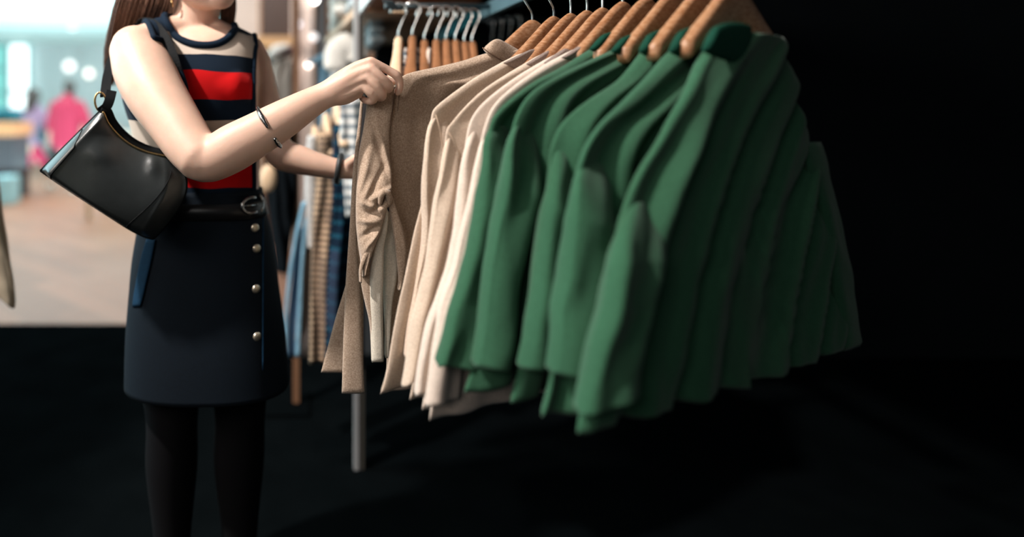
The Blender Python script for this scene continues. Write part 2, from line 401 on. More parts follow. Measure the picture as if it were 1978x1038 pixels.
# neck and head
chain(body, [(372, 72, 1.41, 50), (380, 30, 1.40, 43), (392, -20, 1.39, 43), (398, -60, 1.38, 46)], n=24)
h = W(402, -92, 1.375)
body.ball(h, (0.078, 0.095, 0.112), 28, 20)
chain(body, [(385, -38, 1.36, 52), (408, -22, 1.33, 44), (428, -8, 1.305, 27)], n=20)      # jaw to chin
chain(body, [(428, -12, 1.30, 24), (431, -6, 1.298, 21)], n=18)
chain(body, [(372, -52, 1.37, 40), (395, -30, 1.345, 38)], n=18)
chain(body, [(430, -36, 1.285, 11), (444, -34, 1.284, 10)], n=12)   # lips
chain(body, [(442, -92, 1.285, 7), (449, -66, 1.266, 9), (447, -60, 1.27, 8)], n=12)   # nose
chain(body, [(333, -92, 1.385, 9), (330, -75, 1.385, 12), (336, -58, 1.385, 7)], 0.5)   # ear
# near arm
ARM = [(262, 98, 1.285, 50), (278, 135, 1.262, 59), (300, 180, 1.225, 58), (334, 232, 1.185, 53), (366, 280, 1.150, 49), (386, 304, 1.132, 46)]
chain(body, ARM, n=28, samples=34)
chain(body, [(386, 304, 1.132, 47), (400, 311, 1.126, 43), (420, 303, 1.124, 45), (452, 285, 1.122, 47), (500, 258, 1.12, 43), (550, 229, 1.12, 38), (595, 202, 1.122, 31), (622, 187, 1.122, 27), (640, 179, 1.12, 27)], 0.86, n=28, samples=40)
# hand: metacarpals, then fingers
MC = {'i': (716, 119, 1.104, 10), 'm': (716, 133, 1.099, 10.5), 'r': (710, 149, 1.099, 10), 'p': (702, 166, 1.104, 10)}
chain(body, [(634, 172, 1.122, 19), (660, 152, 1.118, 17), (690, 131, 1.112, 13), MC['i']], n=16)
chain(body, [(634, 176, 1.120, 20), (662, 160, 1.112, 18), (692, 143, 1.106, 13.5), MC['m']], n=16)
chain(body, [(634, 182, 1.120, 20), (662, 168, 1.113, 18), (690, 156, 1.106, 13), MC['r']], n=16)
chain(body, [(634, 188, 1.122, 19), (660, 182, 1.117, 18), (686, 173, 1.110, 14), MC['p']], n=16)
chain(body, [(640, 186, 1.125, 20), (665, 186, 1.122, 17), (690, 178, 1.118, 13)], n=16)
chain(body, [MC['i'], (733, 127, 1.105, 9), (752, 137, 1.107, 8.6), (766, 146, 1.108, 9.2), (772, 158, 1.111, 8.0), (771, 172, 1.115, 7.6), (769, 179, 1.118, 6.8)], n=16)
chain(body, [MC['m'], (730, 144, 1.096, 9.4), (744, 157, 1.098, 9.2), (752, 166, 1.104, 9.2), (750, 173, 1.118, 8.2), (744, 172, 1.130, 7.5), (734, 168, 1.138, 7)], n=16)
chain(body, [MC['r'], (722, 161, 1.096, 9.2), (733, 174, 1.098, 9.0), (739, 183, 1.104, 9.0), (736, 189, 1.117, 8.2), (728, 187, 1.128, 7.5), (720, 182, 1.136, 7)], n=16)
chain(body, [MC['p'], (711, 176, 1.101, 8.6), (720, 186, 1.103, 8.4), (722, 193, 1.108, 8.0), (715, 196, 1.117, 7.2), (705, 194, 1.125, 6.6), (699, 190, 1.13, 6)], n=16)
chain(body, [(655, 172, 1.130, 14), (680, 160, 1.142, 13), (706, 152, 1.148, 11), (730, 152, 1.150, 10), (748, 156, 1.149, 9), (760, 160, 1.148, 7)], n=16)  # thumb behind
# far arm
chain(body, [(486, 98, 1.43, 25), (498, 120, 1.43, 26), (508, 170, 1.42, 27), (522, 225, 1.40, 28), (532, 270, 1.385, 29), (536, 288, 1.38, 29)], n=22)
chain(body, [(536, 288, 1.38, 30), (548, 300, 1.375, 31), (575, 308, 1.37, 29), (615, 319, 1.36, 24), (650, 326, 1.355, 20), (668, 328, 1.35, 19)], n=22)
chain(body, [(668, 328, 1.35, 19), (690, 326, 1.345, 23), (712, 322, 1.34, 22)], 0.6, n=18)
for k, (dy, ln) in enumerate([(-16, 24), (-6, 28), (4, 27), (14, 22)]):
    chain(body, [(708, 322+dy, 1.34, 8), (708+ln*0.6, 322+dy, 1.335, 7.5), (708+ln, 324+dy, 1.345, 7), (708+ln*0.9, 326+dy, 1.36, 6.5)], n=12)
chain(body, [(675, 315, 1.335, 11), (690, 304, 1.325, 9), (706, 300, 1.325, 8), (716, 304, 1.33, 7)], n=12)
# legs
for sx, yy in ((-0.315, 1.40), (-0.165, 1.42)):
    pts = [(sx, yy, .74, .078), (sx, yy, .62, .076), (sx+.004, yy-.005, .46, .054), (sx, yy+.01, .34, .054), (sx, yy+.015, .2, .04), (sx, yy+.015, .09, .032), (sx+.005, yy-.0, .05, .034)]
    q = catmull(pts, 34); body.tube([a[:3] for a in q], [a[3] for a in q], 20, None, (0, 1, 0), True, True)
    q = catmull([(sx, yy+.05, .035, .030), (sx+.01, yy-.03, .032, .036), (sx+.03, yy-.13, .022, .022)], 12)
    body.tube([a[:3] for a in q], [a[3] for a in q], 16, None, None, True, True)

tmp = body.build('tmp', M_skin)
mod = tmp.modifiers.new('r', 'REMESH'); mod.mode = 'VOXEL'; mod.voxel_size = 0.0019; mod.adaptivity = 0
dg = bpy.context.evaluated_depsgraph_get(); me = bpy.data.meshes.new_from_object(tmp.evaluated_get(dg))
bpy.data.objects.remove(tmp)
# relax the surface; the hand keeps its creases
nv = len(me.vertices); co = np.empty(nv*3); me.vertices.foreach_get('co', co); co = co.reshape(-1, 3)
ed = np.empty(len(me.edges)*2, int); me.edges.foreach_get('vertices', ed); ed = ed.reshape(-1, 2)
deg = np.bincount(ed.ravel(), minlength=nv).astype(float)[:, None]
hand = np.clip((co[:, 0]-0.035)/0.03, 0, 1)*(co[:, 2] > 1.1)
for it in range(34):
    acc = np.zeros_like(co)
    for k in range(3):
        acc[:, k] = np.bincount(ed[:, 0], co[ed[:, 1], k], nv)+np.bincount(ed[:, 1], co[ed[:, 0], k], nv)
    wgt = 0.6 if it < 5 else 0.6*(1-hand)[:, None]
    co += wgt*(acc/deg-co)
me.vertices.foreach_set('co', co.ravel()); me.update()
me.materials.clear(); me.materials.append(M_skin)
me.polygons.foreach_set('use_smooth', [True]*len(me.polygons))
bo = bpy.data.objects.new('body', me); COL.objects.link(bo); attach(bo, woman)

# striped top: a knit shell offset from the body
npoly = len(me.polygons); ls = np.empty(npoly*4, int)
quads = all(len(p.vertices) == 4 for p in me.polygons[:50])
fv = [tuple(p.vertices) for p in me.polygons]
nor = np.empty(nv*3); me.vertices.foreach_get('normal', nor); nor = nor.reshape(-1, 3)
def segdist(P, a, b):
    a = np.array(a); b = np.array(b); d = b-a; t = np.clip(((P-a)@d)/(d@d), 0, 1); return np.linalg.norm(P-(a+t[:, None]*d), axis=1)
def wpt(x, y, Y): return tuple(W(x, y, Y))
A = [wpt(*p[:3]) for p in ARM]
shoulder_joint = np.array(wpt(293, 80, 1.33))
# armhole planes: keep what lies on the torso side
n1 = np.array((-0.80, -0.30, -0.12)); n1 /= np.linalg.norm(n1)
keep = np.ones(nv, bool)
p1 = np.array(wpt(285, 66, 1.31))
d_arm = np.minimum.reduce([segdist(co, A[i], A[i+1]) for i in range(len(A)-1)])
TQ = torso_rows(TR)
o_ = np.argsort(TQ[:, 0]); TZ = TQ[o_]
cx = np.interp(co[:, 2], TZ[:, 0], TZ[:, 1]); cy = np.interp(co[:, 2], TZ[:, 0], TZ[:, 2]); hx = np.interp(co[:, 2], TZ[:, 0], TZ[:, 3]); hy = np.interp(co[:, 2], TZ[:, 0], TZ[:, 4])
ell = ((co[:, 0]-cx)/(hx+0.012))**2+((co[:, 1]-cy)/(hy+0.022))**2
z = co[:, 2]
zbot = CH+(CY-372)/FP*1.39
in_t = (z > zbot) & (ell < 1.12)
# top of shoulders region (above the torso loft)
zsh = CH+(CY-92)/FP*1.39
sh = (z >= zsh) & (co[:, 0] > W(268, 0, 1.33).x) & (co[:, 0] < W(492, 0, 1.43).x) & (z < 1.36)
keep = in_t | sh
keep &= ~((((co-p1)@n1) > 0) & (z > 1.20))
bust = ell < 1.9
keep |= (z < 1.27) & (z > 1.12) & bust & (co[:, 1] < 1.34) & (co[:, 0] > W(318, 0, 1.3).x) & (co[:, 0] < W(492, 0, 1.3).x) & (d_arm > 0.075)
# far arm cut
keep &= ~((co[:, 0]-W(495, 95, 1.43).x) > 0.0)
# neckline
nc = np.array(wpt(386, 44, 1.36)); rot = 0.30
dx = co[:, 0]-nc[0]; dy = co[:, 1]-nc[1]; dz = z-nc[2]
nl = (dx/0.073)**2+(dy/0.13)**2+((dz+0.22*dx)/0.060)**2
keep &= (nl > 1)
keep &= ~((z > nc[2]-0.0) & (np.abs(dx) < 0.066) & (np.abs(dy) < 0.09))
kf = [q for q in fv if all(keep[i] for i in q)]
used = sorted(set(i for q in kf for i in q)); mp_ = {a: b for b, a in enumerate(used)}
bm = bmesh.new(); vs = [bm.verts.new(co[i]+nor[i]*0.0035) for i in used]
for q in kf: bm.faces.new([vs[mp_[i]] for i in q])
# keep the largest island
bm.verts.index_update(); seen = set(); isl = []
for v0 in bm.verts:
    if v0.index in seen: continue
    st = [v0]; seen.add(v0.index); cur = []
    while st:
        a = st.pop(); cur.append(a)
        for e in a.link_edges:
            b_ = e.other_vert(a)
            if b_.index not in seen: seen.add(b_.index); st.append(b_)
    isl.append(cur)
isl.sort(key=len, reverse=True)
for cur in isl[1:]: bmesh.ops.delete(bm, geom=cur, context='VERTS')
for k in range(6): bmesh.ops.smooth_vert(bm, verts=[v for v in bm.verts if v.is_boundary], factor=0.5, use_axis_x=True, use_axis_y=True, use_axis_z=True)
# boundary loops -> knitted trims
loops = []; left = set(e for e in bm.edges if e.is_boundary)
while left:
    e = left.pop(); lp = [e.verts[0], e.verts[1]]
    while True:
        nx = [x for x in lp[-1].link_edges if x in left]
        if not nx: break
        left.discard(nx[0]); lp.append(nx[0].other_vert(lp[-1]))
    if len(lp) > 60: loops.append([v.co.copy() for v in lp])
tm = bpy.data.meshes.new('knit_top'); bm.to_mesh(tm); bm.free()
tm.polygons.foreach_set('use_smooth', [True]*len(tm.polygons)); tm.materials.append(M_stripe)
tm.materials.append(M_navyknit)
zA = W(0, 107, 1.3).z; xA = W(348, 0, 1.3).x; xB = W(320, 0, 1.3).x; zB = W(0, 60, 1.3).z
for p in tm.polygons:
    c = p.center
    if c.z > zA-0.002 and c.x < xA+(xB-xA)*((c.z-zA)/(zB-zA))**0.7 if c.z > zA else False: p.material_index = 1
    elif c.z > zA and c.y > 1.42: p.material_index = 1
top = bpy.data.objects.new('knit_top', tm); COL.objects.link(top); attach(top, woman)
top['label'] = 'sleeveless knit top with red, navy and off-white stripes'
for lp in loops:
    P = np.array([tuple(p) for p in lp]); c = P.mean(0)
    for _ in range(30): P = 0.5*P+0.25*(np.roll(P, 1, 0)+np.roll(P, -1, 0))
    P = P[::4]; P = np.vstack([P, P[:1]])
    if c[2] < 1.05: continue
    r = 0.0085 if abs(c[0]-nc[0]) < 0.05 else 0.006
    far = c[0] > W(470, 0, 1.4).x
    MB().tube([tuple(p) for p in P], r*(0.6 if far else 1), 10).build('neck_trim' if r > 0.007 else 'armhole_trim', M_stripe if far else M_navyknit, top)

# skirt, waistband, belt
SR = [(364, 276, 504, 1.39, .088), (400, 275, 508, 1.39, .090), (440, 271, 519, 1.395, .095), (500, 262, 529, 1.40, .108), (560, 257, 537, 1.40, .116), (626, 252, 546, 1.40, .122), (680, 250, 551, 1.40, .126), (735, 249, 556, 1.40, .128)]
skirt = MB(); torso_loft(skirt, SR, 0.003, 96, 0.8)
sk = skirt.build('skirt', M_denim, woman); sk['label'] = 'dark navy denim skirt with a button front'
SQ = torso_rows(SR, 0.003); SQ = SQ[np.argsort(SQ[:, 0])]
def skirt_pt(xpx, ypx, off=0.0):
    Yg = 1.30
    for _ in range(12):
        p = W(xpx, ypx, Yg); cx, cy, hx, hy = [np.interp(p.z, SQ[:, 0], SQ[:, k]) for k in (1, 2, 3, 4)]
        u = min(0.995, abs((p.x-cx)/hx)); s = (1-u**(2/0.8))**0.4 if u < 1 else 0
        Yg = cy-hy*s-off
    return W(xpx, ypx, Yg)
def skirt_band(y0, y1, grow, name, m, parent, x_from=0, x_to=1):
    mb = MB(); n = 96; rows = []
    for y in (y0, y0, (y0+y1)/2, y1, y1):
        zc = W(0, y, 1.39).z; cx, cy, hx, hy = [np.interp(zc, SQ[:, 0], SQ[:, k]) for k in (1, 2, 3, 4)]
        rows.append((zc, cx, cy, hx, hy))
    gs = [0, grow, grow*1.15, grow, 0]; v = []; f = []
    for (zc, cx, cy, hx, hy), g in zip(rows, gs):
        for j in range(n):
            t = 2*PI*j/n; c, s = math.cos(t), math.sin(t)
            v.append((cx+(hx+g)*math.copysign(abs(c)**.8, c), cy+(hy+g)*math.copysign(abs(s)**.8, s), zc))
    for i in range(4):
        for j in range(n): f.append((i*n+j, i*n+(j+1) % n, (i+1)*n+(j+1) % n, (i+1)*n+j))
    return mb.add(v, f).build(name, m, parent)
belt = skirt_band(384, 413, 0.005, 'belt', M_beltl, woman); belt['label'] = 'black leather belt'
# buckle
bk = []
for k in range(40):
    a = 2*PI*k/40; bk.append(skirt_pt(487+19*math.cos(a)*(0.9 if math.cos(a) > 0 else 1), 397-2*math.cos(a)-15*math.sin(a)*(1.0), 0.014))
bk.append(bk[0])
b1_ = MB().tube(bk[8:34], 0.0036, 10, round_ends=True).build('buckle', M_silver, belt)
MB().tube([skirt_pt(502, 377, .013), skirt_pt(507, 388, .010), skirt_pt(507, 400, .010), skirt_pt(503, 409, .011)], 0.0042, 10).build('belt_keeper', M_silver, belt)
MB().tube([skirt_pt(469, 399, .016), skirt_pt(482, 397, .017), skirt_pt(497, 396, .014)], 0.002, 8).build('buckle_prong', M_silver, belt)
for (bx, by) in ((492, 440), (495, 480), (494, 558), (496, 650)):
    p = skirt_pt(bx, by, 0.004); n_ = Vector((0.5, -0.86, 0))
    q = [p, p+n_*0.003, p+n_*0.005]; MB().tube(q, [0.0085, 0.0092, 0.006], 18, None, (0, 0, 1), True).build('button', mat('brass_button', (0.75, 0.66, 0.52, 1), 0.3, metal=0.8), sk)
MB().tube([skirt_pt(508, y, -0.0) for y in range(376, 730, 20)], 0.0022, 8).build('placket_seam', M_denim_lit, sk)
# side pocket flap, widened; its brighter blue is painted side light
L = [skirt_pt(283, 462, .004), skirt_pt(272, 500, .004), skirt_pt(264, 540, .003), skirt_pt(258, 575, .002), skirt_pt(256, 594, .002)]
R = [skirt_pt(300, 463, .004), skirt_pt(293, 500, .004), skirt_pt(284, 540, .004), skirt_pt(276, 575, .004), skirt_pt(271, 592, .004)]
panel('side_pocket', L, R, M_denim_lit, sk, th=0.003, n_rows=20, n_u=24)

# hair: strands in two falls
hair = MB(); rnd = random.Random(3)
def strand(mb, guide, r0, r1):
    q = catmull(guide, 14); n = len(q)
    mb.tube([a[:3] for a in q], [max(0.0006, (r0+(r1-r0)*i/(n-1))*(1 if i < n-2 else 0.5)) for i in range(n)], 6)
for k in range(520):
    t = rnd.random(); e = rnd.gauss(0, 1); b_ = rnd.random()
    top_ = W(340+30*t, -210+20*b_, 1.40+0.03*b_)
    g = [top_, W(290+50*t, -140, 1.36+0.05*b_), W(256+80*t, -60, 1.35+.05*b_), W(226+102*t+2*e, -5, 1.345+.05*b_), W(214+98*t+3*e, 40, 1.372+.05*b_), W(203+80*t+3*e, 100, 1.41+.04*b_), W(204+55*t+3*e, 132+35*b_, 1.43+.03*b_)]
    strand(hair, [tuple(a) for a in g], 0.0024, 0.0012)
for k in range(260):
    t = rnd.random(); e = rnd.gauss(0, 1); b_ = rnd.random()
    g = [W(372+25*t, -200, 1.45), W(345+45*t, -120, 1.47), W(318+60*t, -50, 1.47+.02*b_), W(296+75*t+e, 0, 1.475+.02*b_), W(290+80*t+e, 40, 1.485), W(290+70*t+e, 60+20*b_, 1.49)]
    strand(hair, [tuple(a) for a in g], 0.0028, 0.0014)
for k in range(160):
    t = rnd.random(); e = rnd.gauss(0, 1); b_ = rnd.random()
    g = [W(420+25*t, -200, 1.38), W(455+8*t, -130, 1.40), W(448+8*t, -60, 1.42+.02*b_), W(436+18*t+e, -10, 1.43+.02*b_), W(424+30*t+e, 25, 1.435), W(425+24*t+e, 40+18*b_, 1.44)]
    strand(hair, [tuple(a) for a in g], 0.0024, 0.0012)
cap = W(398, -105, 1.395); hair.ball(cap, (0.092, 0.088, 0.108), 24, 16)
hair.build('hair', M_hair, woman)
MB().tube([W(331, -6, 1.345), W(332, 5, 1.345), W(333, 13, 1.345)], [0.0022, 0.0028, 0.0022], 8).build('earring', M_gold, woman)

# open bangle on the near forearm
def ring_pts(c, axis, ra, rb, a0, a1, n, up=(0, 0, 1)):
    ax = Vector(axis).normalized(); u = (Vector(up)-ax*ax.dot(Vector(up))).normalized(); s = ax.cross(u)
    return [Vector(c)+u*ra*math.cos(a0+(a1-a0)*i/(n-1))+s*rb*math.sin(a0+(a1-a0)*i/(n-1)) for i in range(n)]
c = W(520, 246, 1.121); ax = (W(560, 222, 1.12)-W(480, 270, 1.12))
rp = ring_pts(c, ax, 0.0415, 0.0368, math.radians(-6), math.radians(-292), 50)
rp = ring_pts(c, ax, 0.0412, 0.0362, math.radians(20), math.radians(20+300), 60)
def side_test(p): return p
bang = MB()
# two open ends face the camera; the gap lies between them
ends = ring_pts(c, ax, 0.0415, 0.0366, 0, 2*PI, 121)
vis = sorted(range(120), key=lambda i: ends[i].y)[0]
ang = 2*PI*vis/120
pts_ = ring_pts(c, ax, 0.0415, 0.0366, ang+0.62, ang+2*PI-0.05, 70)
bang.tube(pts_, [0.0026+0.0016*math.exp(-((i-3)/5)**2)+0.0024*math.exp(-((i-63)/5)**2) for i in range(70)], 10, round_ends=True)
bg_ = bang.build('bangle', M_silver, woman); bg_['label'] = 'open silver bangle'
# black band on the far wrist
c = W(655, 326, 1.353); ax = (W(680, 330, 1.35)-W(620, 320, 1.36))
mb = MB()
rg = ring_pts(c, ax, 0.030, 0.026, 0, 2*PI, 49)
mb.tube(rg, 0.0062, 10, [0.0045]*49, None, False)
mb.build('wrist_band', M_rubber, woman)['label'] = 'black rubber wrist band'
# tights and shoes on the legs
for sx, yy in ((-0.315, 1.40), (-0.165, 1.42)):
    pts = [(sx, yy, .70, .082), (sx, yy, .60, .080), (sx+.004, yy-.005, .46, .058), (sx, yy+.01, .34, .058), (sx, yy+.015, .2, .044), (sx, yy+.015, .10, .037)]
    q = catmull(pts, 30); MB().tube([a[:3] for a in q], [a[3] for a in q], 20, None, (0, 1, 0)).build('legwear', M_tights, woman)
    q = catmull([(sx, yy+.055, .045, .036), (sx+.01, yy-.03, .045, .044), (sx+.03, yy-.14, .034, .031)], 14)
    MB().tube([a[:3] for a in q], [a[3] for a in q], 16, None, None, True, True).build('shoe', M_tights, woman)

# ------------------------------------------------------------------ handbag
bag = thing('handbag', 'black leather shoulder bag hanging from the shoulder of the woman in the striped top', 'handbag', tuple(W(220, 340, 1.24)))
topc = [(194, 214, 1.215), (204, 219, 1.218), (214, 240, 1.225), (232, 262, 1.232), (256, 281, 1.238), (284, 294, 1.243), (312, 301, 1.247), (334, 304, 1.25)]
botc = [(78, 330, 1.205), (104, 348, 1.21), (140, 372, 1.215), (180, 398, 1.22), (220, 424, 1.23), (252, 444, 1.24), (280, 458, 1.25), (296, 462, 1.255)]
Tc = catmull([tuple(W(*p)) for p in topc], 70); Bc = catmull([tuple(W(*p)) for p in botc], 70)
rightc = [(334, 304), (350, 318), (361, 338), (352, 375), (330, 420), (296, 462)]
def bag_surface(side, shrink=0.0):
    V = []; nu, nvv = 70, 40
    for i in range(nu):
        u = i/(nu-1)
        for j in range(nvv):
            s = j/(nvv-1); a = Vector(Tc[i][:3]); b = Vector(Bc[i][:3]); p = a.lerp(b, s)
            # the right end bows outwards, the left end is straight
            bow = (max(0, u-0.45)/0.55)**2*math.sin(PI*s)**0.9*0.046; p += Vector((bow, 0, 0.012*(max(0, u-.5)*2)**2*math.sin(PI*s)))
            t = 0.010+0.036*s**0.6*(1-0.35*s**6); endt = min(1, (u/0.10)**0.6)*min(1, ((1-u)/0.10)**0.6) if 0 < u < 1 else 0.0
            t *= endt*min(1, ((1-s)/0.10)**0.55 if s < 1 else 0)
            wr = 0.004*pnoise(Vector((u*2.2+1, s*1.6, 3+side)))*math.sin(PI*u)*math.sin(PI*min(1, s*1.15))
            wr += 0.005*math.exp(-((u-0.80)/0.06)**2)*math.exp(-((s-0.14)/0.13)**2)
            wr += 0.005*math.exp(-((u-0.33)/0.13)**2)*math.exp(-((s-0.32+0.4*(u-.33))/0.13)**2)+0.004*math.exp(-((u-0.50)/0.20)**2)*math.exp(-((s-0.45)/0.25)**2)
            V.append(p+Vector((0, side*(max(t, 0.0004)+(wr if side < 0 else 0)*endt*1.2), 0)))
    return V, nu, nvv
def bag_pt(u, s, off=0.0015):
    i = int(round(u*69)); j = int(round(s*39)); return Vf[i*40+j]+Vector((0, -off, 0))
Vf, nu, nvv = bag_surface(-1)
Vb, _, _ = bag_surface(1)
for (V, nm) in ((Vf, 'front_panel'), (Vb, 'rear_panel')):
    F = [(i*nvv+j, (i+1)*nvv+j, (i+1)*nvv+j+1, i*nvv+j+1) for i in range(nu-1) for j in range(nvv-1)]
    obj(nm, V, F, M_leather, bag)
def bag_line(fn, n, r, name, m, off=0.001):
    pts = []
    for k in range(n):
        u, s = fn(k/(n-1)); fu, fs = min(u*69, 68.999), min(s*39, 38.999); i, j = int(fu), int(fs); a, b = fu-i, fs-j
        p = (Vf[i*40+j]*(1-a)+Vf[(i+1)*40+j]*a)*(1-b)+(Vf[i*40+j+1]*(1-a)+Vf[(i+1)*40+j+1]*a)*b
        pts.append(p+Vector((0, -off, 0)))
    return MB().tube(pts, r, 8).build(name, m, bag)
bag_line(lambda t: (0.115+0.0*t, 0.50+0.5*t) if t > 0.4 else (0.02+0.2375*t, 0.30+0.5*t), 30, 0.0012, 'seam', M_leather_edge, 0.0)
bag_line(lambda t: (0.93-0.16*t**1.1, 0.20+0.80*t), 40, 0.0012, 'seam', M_leather_edge, 0.0)
bag_line(lambda t: (t, 1.0), 60, 0.0022, 'bottom_piping', M_leather_edge, 0)
bag_line(lambda t: (0.0, t), 40, 0.0022, 'side_piping', M_leather_edge, 0)
bag_line(lambda t: (1.0, t), 40, 0.0022, 'side_piping', M_leather_edge, 0)
MB().tube([tuple(Vector(Tc[i][:3])+Vector((0.002, -0.001, 0.003))) for i in range(70)], 0.0075, 10, [0.011]*70, (0, 1, 0)).build('opening_trim', M_leather_edge, bag)
MB().tube([tuple(Vector(Tc[i][:3])+Vector((-0.001, -0.0115, 0.0025))) for i in range(4, 70)], 0.0022, 8).build('zipper', M_gold, bag)
MB().ball(W(332, 301, 1.228), 0.003).build('zip_stop', M_gold, bag)
def ribbon(pts, wd, th, name, m, parent, n=60, side=None):
    """flat strap through points with a side vector each: (point, side)"""
    q = catmull([tuple(p)+tuple(s) for p, s in pts], n); v = []; f = []
    for i in range(n):
        p = Vector(q[i][:3]); s = Vector(q[i][3:6]).normalized(); d = Vector(q[min(i+1, n-1)][:3])-Vector(q[max(i-1, 0)][:3]); d.normalize(); s = (s-d*s.dot(d)).normalized(); t = d.cross(s)
        v += [p-s*wd/2-t*th/2, p+s*wd/2-t*th/2, p+s*wd/2+t*th/2, p-s*wd/2+t*th/2]
    for i in range(n-1):
        for j in range(4): f.append((i*4+j, i*4+(j+1) % 4, (i+1)*4+(j+1) % 4, (i+1)*4+j))
    f += [(3, 2, 1, 0), tuple((n-1)*4+j for j in range(4))]
    o = obj(name, v, f, m, parent, smooth=False); return o
X = Vector((1, 0, 0))
ribbon([(W(203, 186, 1.22), X), (W(205, 165, 1.25), X), (W(209, 140, 1.30), X), (W(218, 110, 1.345), X), (W(238, 72, 1.372), Vector((.9, -.3, 0))), (W(268, 46, 1.365), Vector((.6, -.8, .1))), (W(292, 44, 1.32), Vector((.75, -.45, .3))),
        (W(312, 62, 1.286), Vector((.85, -.2, .5))), (W(328, 92, 1.265), Vector((.95, 0, .3))), (W(341, 130, 1.252), X), (W(350, 175, 1.262), X), (W(352, 235, 1.268), X), (W(340, 290, 1.258), X)], 0.019, 0.0035, 'strap', M_leather_edge, bag, 90)
rc = W(194, 197, 1.217); MB().tube(ring_pts(rc, (0.15, -1, 0), 0.0185, 0.0105, 0, 2*PI, 33, up=(-0.1, 0, 1)), 0.0022, 8).build('ring', M_gold, bag)
ribbon([(W(194, 216, 1.214), X), (W(206, 206, 1.21), X), (W(212, 192, 1.208), X), (W(216, 175, 1.21), X)], 0.018, 0.005, 'strap_tab', M_leather_edge, bag, 20)

# ------------------------------------------------------------------ rack of shirts in the foreground
EX = Vector((0.894, 0.447, 0)); EN = Vector((0.447, -0.894, 0))     # across a shirt; towards the front of the rail
def rail(t): return Vector((0.433+0.078*t, 1.2-0.156*t, 0))
def onplane(x, y, C, off=0.0):
    k = (x-CX)/FP; Y = (EN.dot(C)+off)/(EN.x*k+EN.y); return W(x, y, Y)

def make_hanger(parent_name, label, C, ex, zt, group, hook_lean=0.0, hook_dir=None, m=M_wood, half=0.205, dome_h=0.028, bar_h=0.046, drop=0.13, thick=0.016, hookh=0.10, cat='hanger', bar=True):
    """wooden coat hanger: shaped shoulders, wire hook"""
    t = thing(parent_name, label, cat, (C.x, C.y, zt), group)
    ex = Vector(ex).normalized(); nn = Vector((ex.y, -ex.x, 0)); v = []; f = []
    N = 44; prof = 12
    for i in range(N):
        a = -half+2*half*i/(N-1); b = abs(a)
        z = (-0.80*b*(1-math.exp(-b/0.022)) if dome_h > .04 else -drop*(b/half)**1.3*0.9-dome_h*(1-math.exp(-(b/0.055)**2))); fw = 0
        ht = bar_h*(1-0.6*(b/half)) ; th = thick*(1+0.5*(b/half)**2)/2
        if i in (0, N-1): ht *= 0.5; th *= 0.5
        for j in range(prof):
            g = 2*PI*j/prof; c, s = math.cos(g), math.sin(g)
            v.append(C+ex*a+nn*(fw+th*math.copysign(abs(c)**.6, c))+Vector((0, 0, zt+z-ht/2+ht/2*math.copysign(abs(s)**.6, s))))
    for i in range(N-1):
        for j in range(prof): f.append((i*prof+j, i*prof+(j+1) % prof, (i+1)*prof+(j+1) % prof, (i+1)*prof+j))
    f += [tuple(range(prof)), tuple((N-1)*prof+j for j in range(prof))]
    obj('shoulder_bar', v, f, m, t)
    base = C+Vector((0, 0, zt-0.004)); P = [base, base+Vector((0, 0, .012))]
    if hook_dir: ex = Vector(hook_dir).normalized()
    P.append(base+Vector((0, 0, .020))+ex*hook_lean*0.1); P.append(base+Vector((0, 0, .048))+ex*(hook_lean)); cc = base+Vector((0, 0, hookh-0.022))+ex*(hook_lean-0.012)
    for k in range(10):
        a = -0.5+k*0.42; P.append(cc+ex*0.021*math.cos(a)+Vector((0, 0, 0.021*math.sin(a))))
    MB().tube(P, 0.0021 if not hook_dir else 0.0030, 8, round_ends=True).build('hook', M_chrome, t)
    if bar: MB().tube([C+ex*-half*.85+Vector((0, 0, zt-drop-.045)), C+ex*half*.85+Vector((0, 0, zt-drop-.045))], 0.004, 8).build('trouser_bar', m, t)
    return t

ZH = 1.318
T = {'b1': 0.08, 'b2': 0.38, 'b3': 0.60, 'b4': 0.80, 'b5': 0.98, 'g1': 1.20, 'g2': 1.44, 'g3': 1.68, 'g4': 1.94, 'g5': 2.20}
HL = {'b1': 'first wooden hanger of the front rail, carrying the pulled taupe shirt', 'b2': 'wooden hanger just right of the first one, holding the heathered taupe-beige shirt', 'b3': 'wooden hanger with straight wire hook inside the beige shirt with the stitched shoulder seam',
      'b4': 'wooden hanger inside the cream shirt next to the beige ones', 'b5': 'wooden hanger inside the cream shirt touching the green shirts', 'g1': 'wooden hanger inside the farthest green shirt', 'g2': 'wooden hanger inside the second green shirt from the cream shirts',
      'g3': 'wooden hanger inside the third green shirt from the cream shirts', 'g4': 'wooden hanger inside the fourth green shirt, near the right edge', 'g5': 'wooden hanger inside the nearest green shirt'}
lean = {'b1': -0.022, 'b2': -0.022, 'b3': -0.004, 'b4': -0.006, 'b5': 0.0}
for k, t in T.items():
    make_hanger('coat_hanger', HL[k], rail(t)-EN*0.020, (Vector((.97, .23, 0)) if k == 'b1' else EX), ZH+(0.004 if k[0] == 'g' else 0)-0.0005*t, 'wooden hangers on the front rail', lean.get(k, 0.0), half=(0.115 if k[0] == 'g' else 0.085 if k == 'b1' else 0.125), dome_h=0.050, bar_h=0.064, drop=0.115, thick=0.015, bar=False)
ra = rail(-0.6)+Vector((-0.01, 0, ZH+0.118)); rb = rail(2.6)+Vector((0, 0, ZH+0.115))
RB = [(rail(-0.5)+Vector((0, 0, ZH+.118)), rail(-0.5)+Vector((0, 0, 1.605))), (rail(2.55)+Vector((0, 0, ZH+.118)), rail(2.55)+Vector((0, 0, 1.605)))]
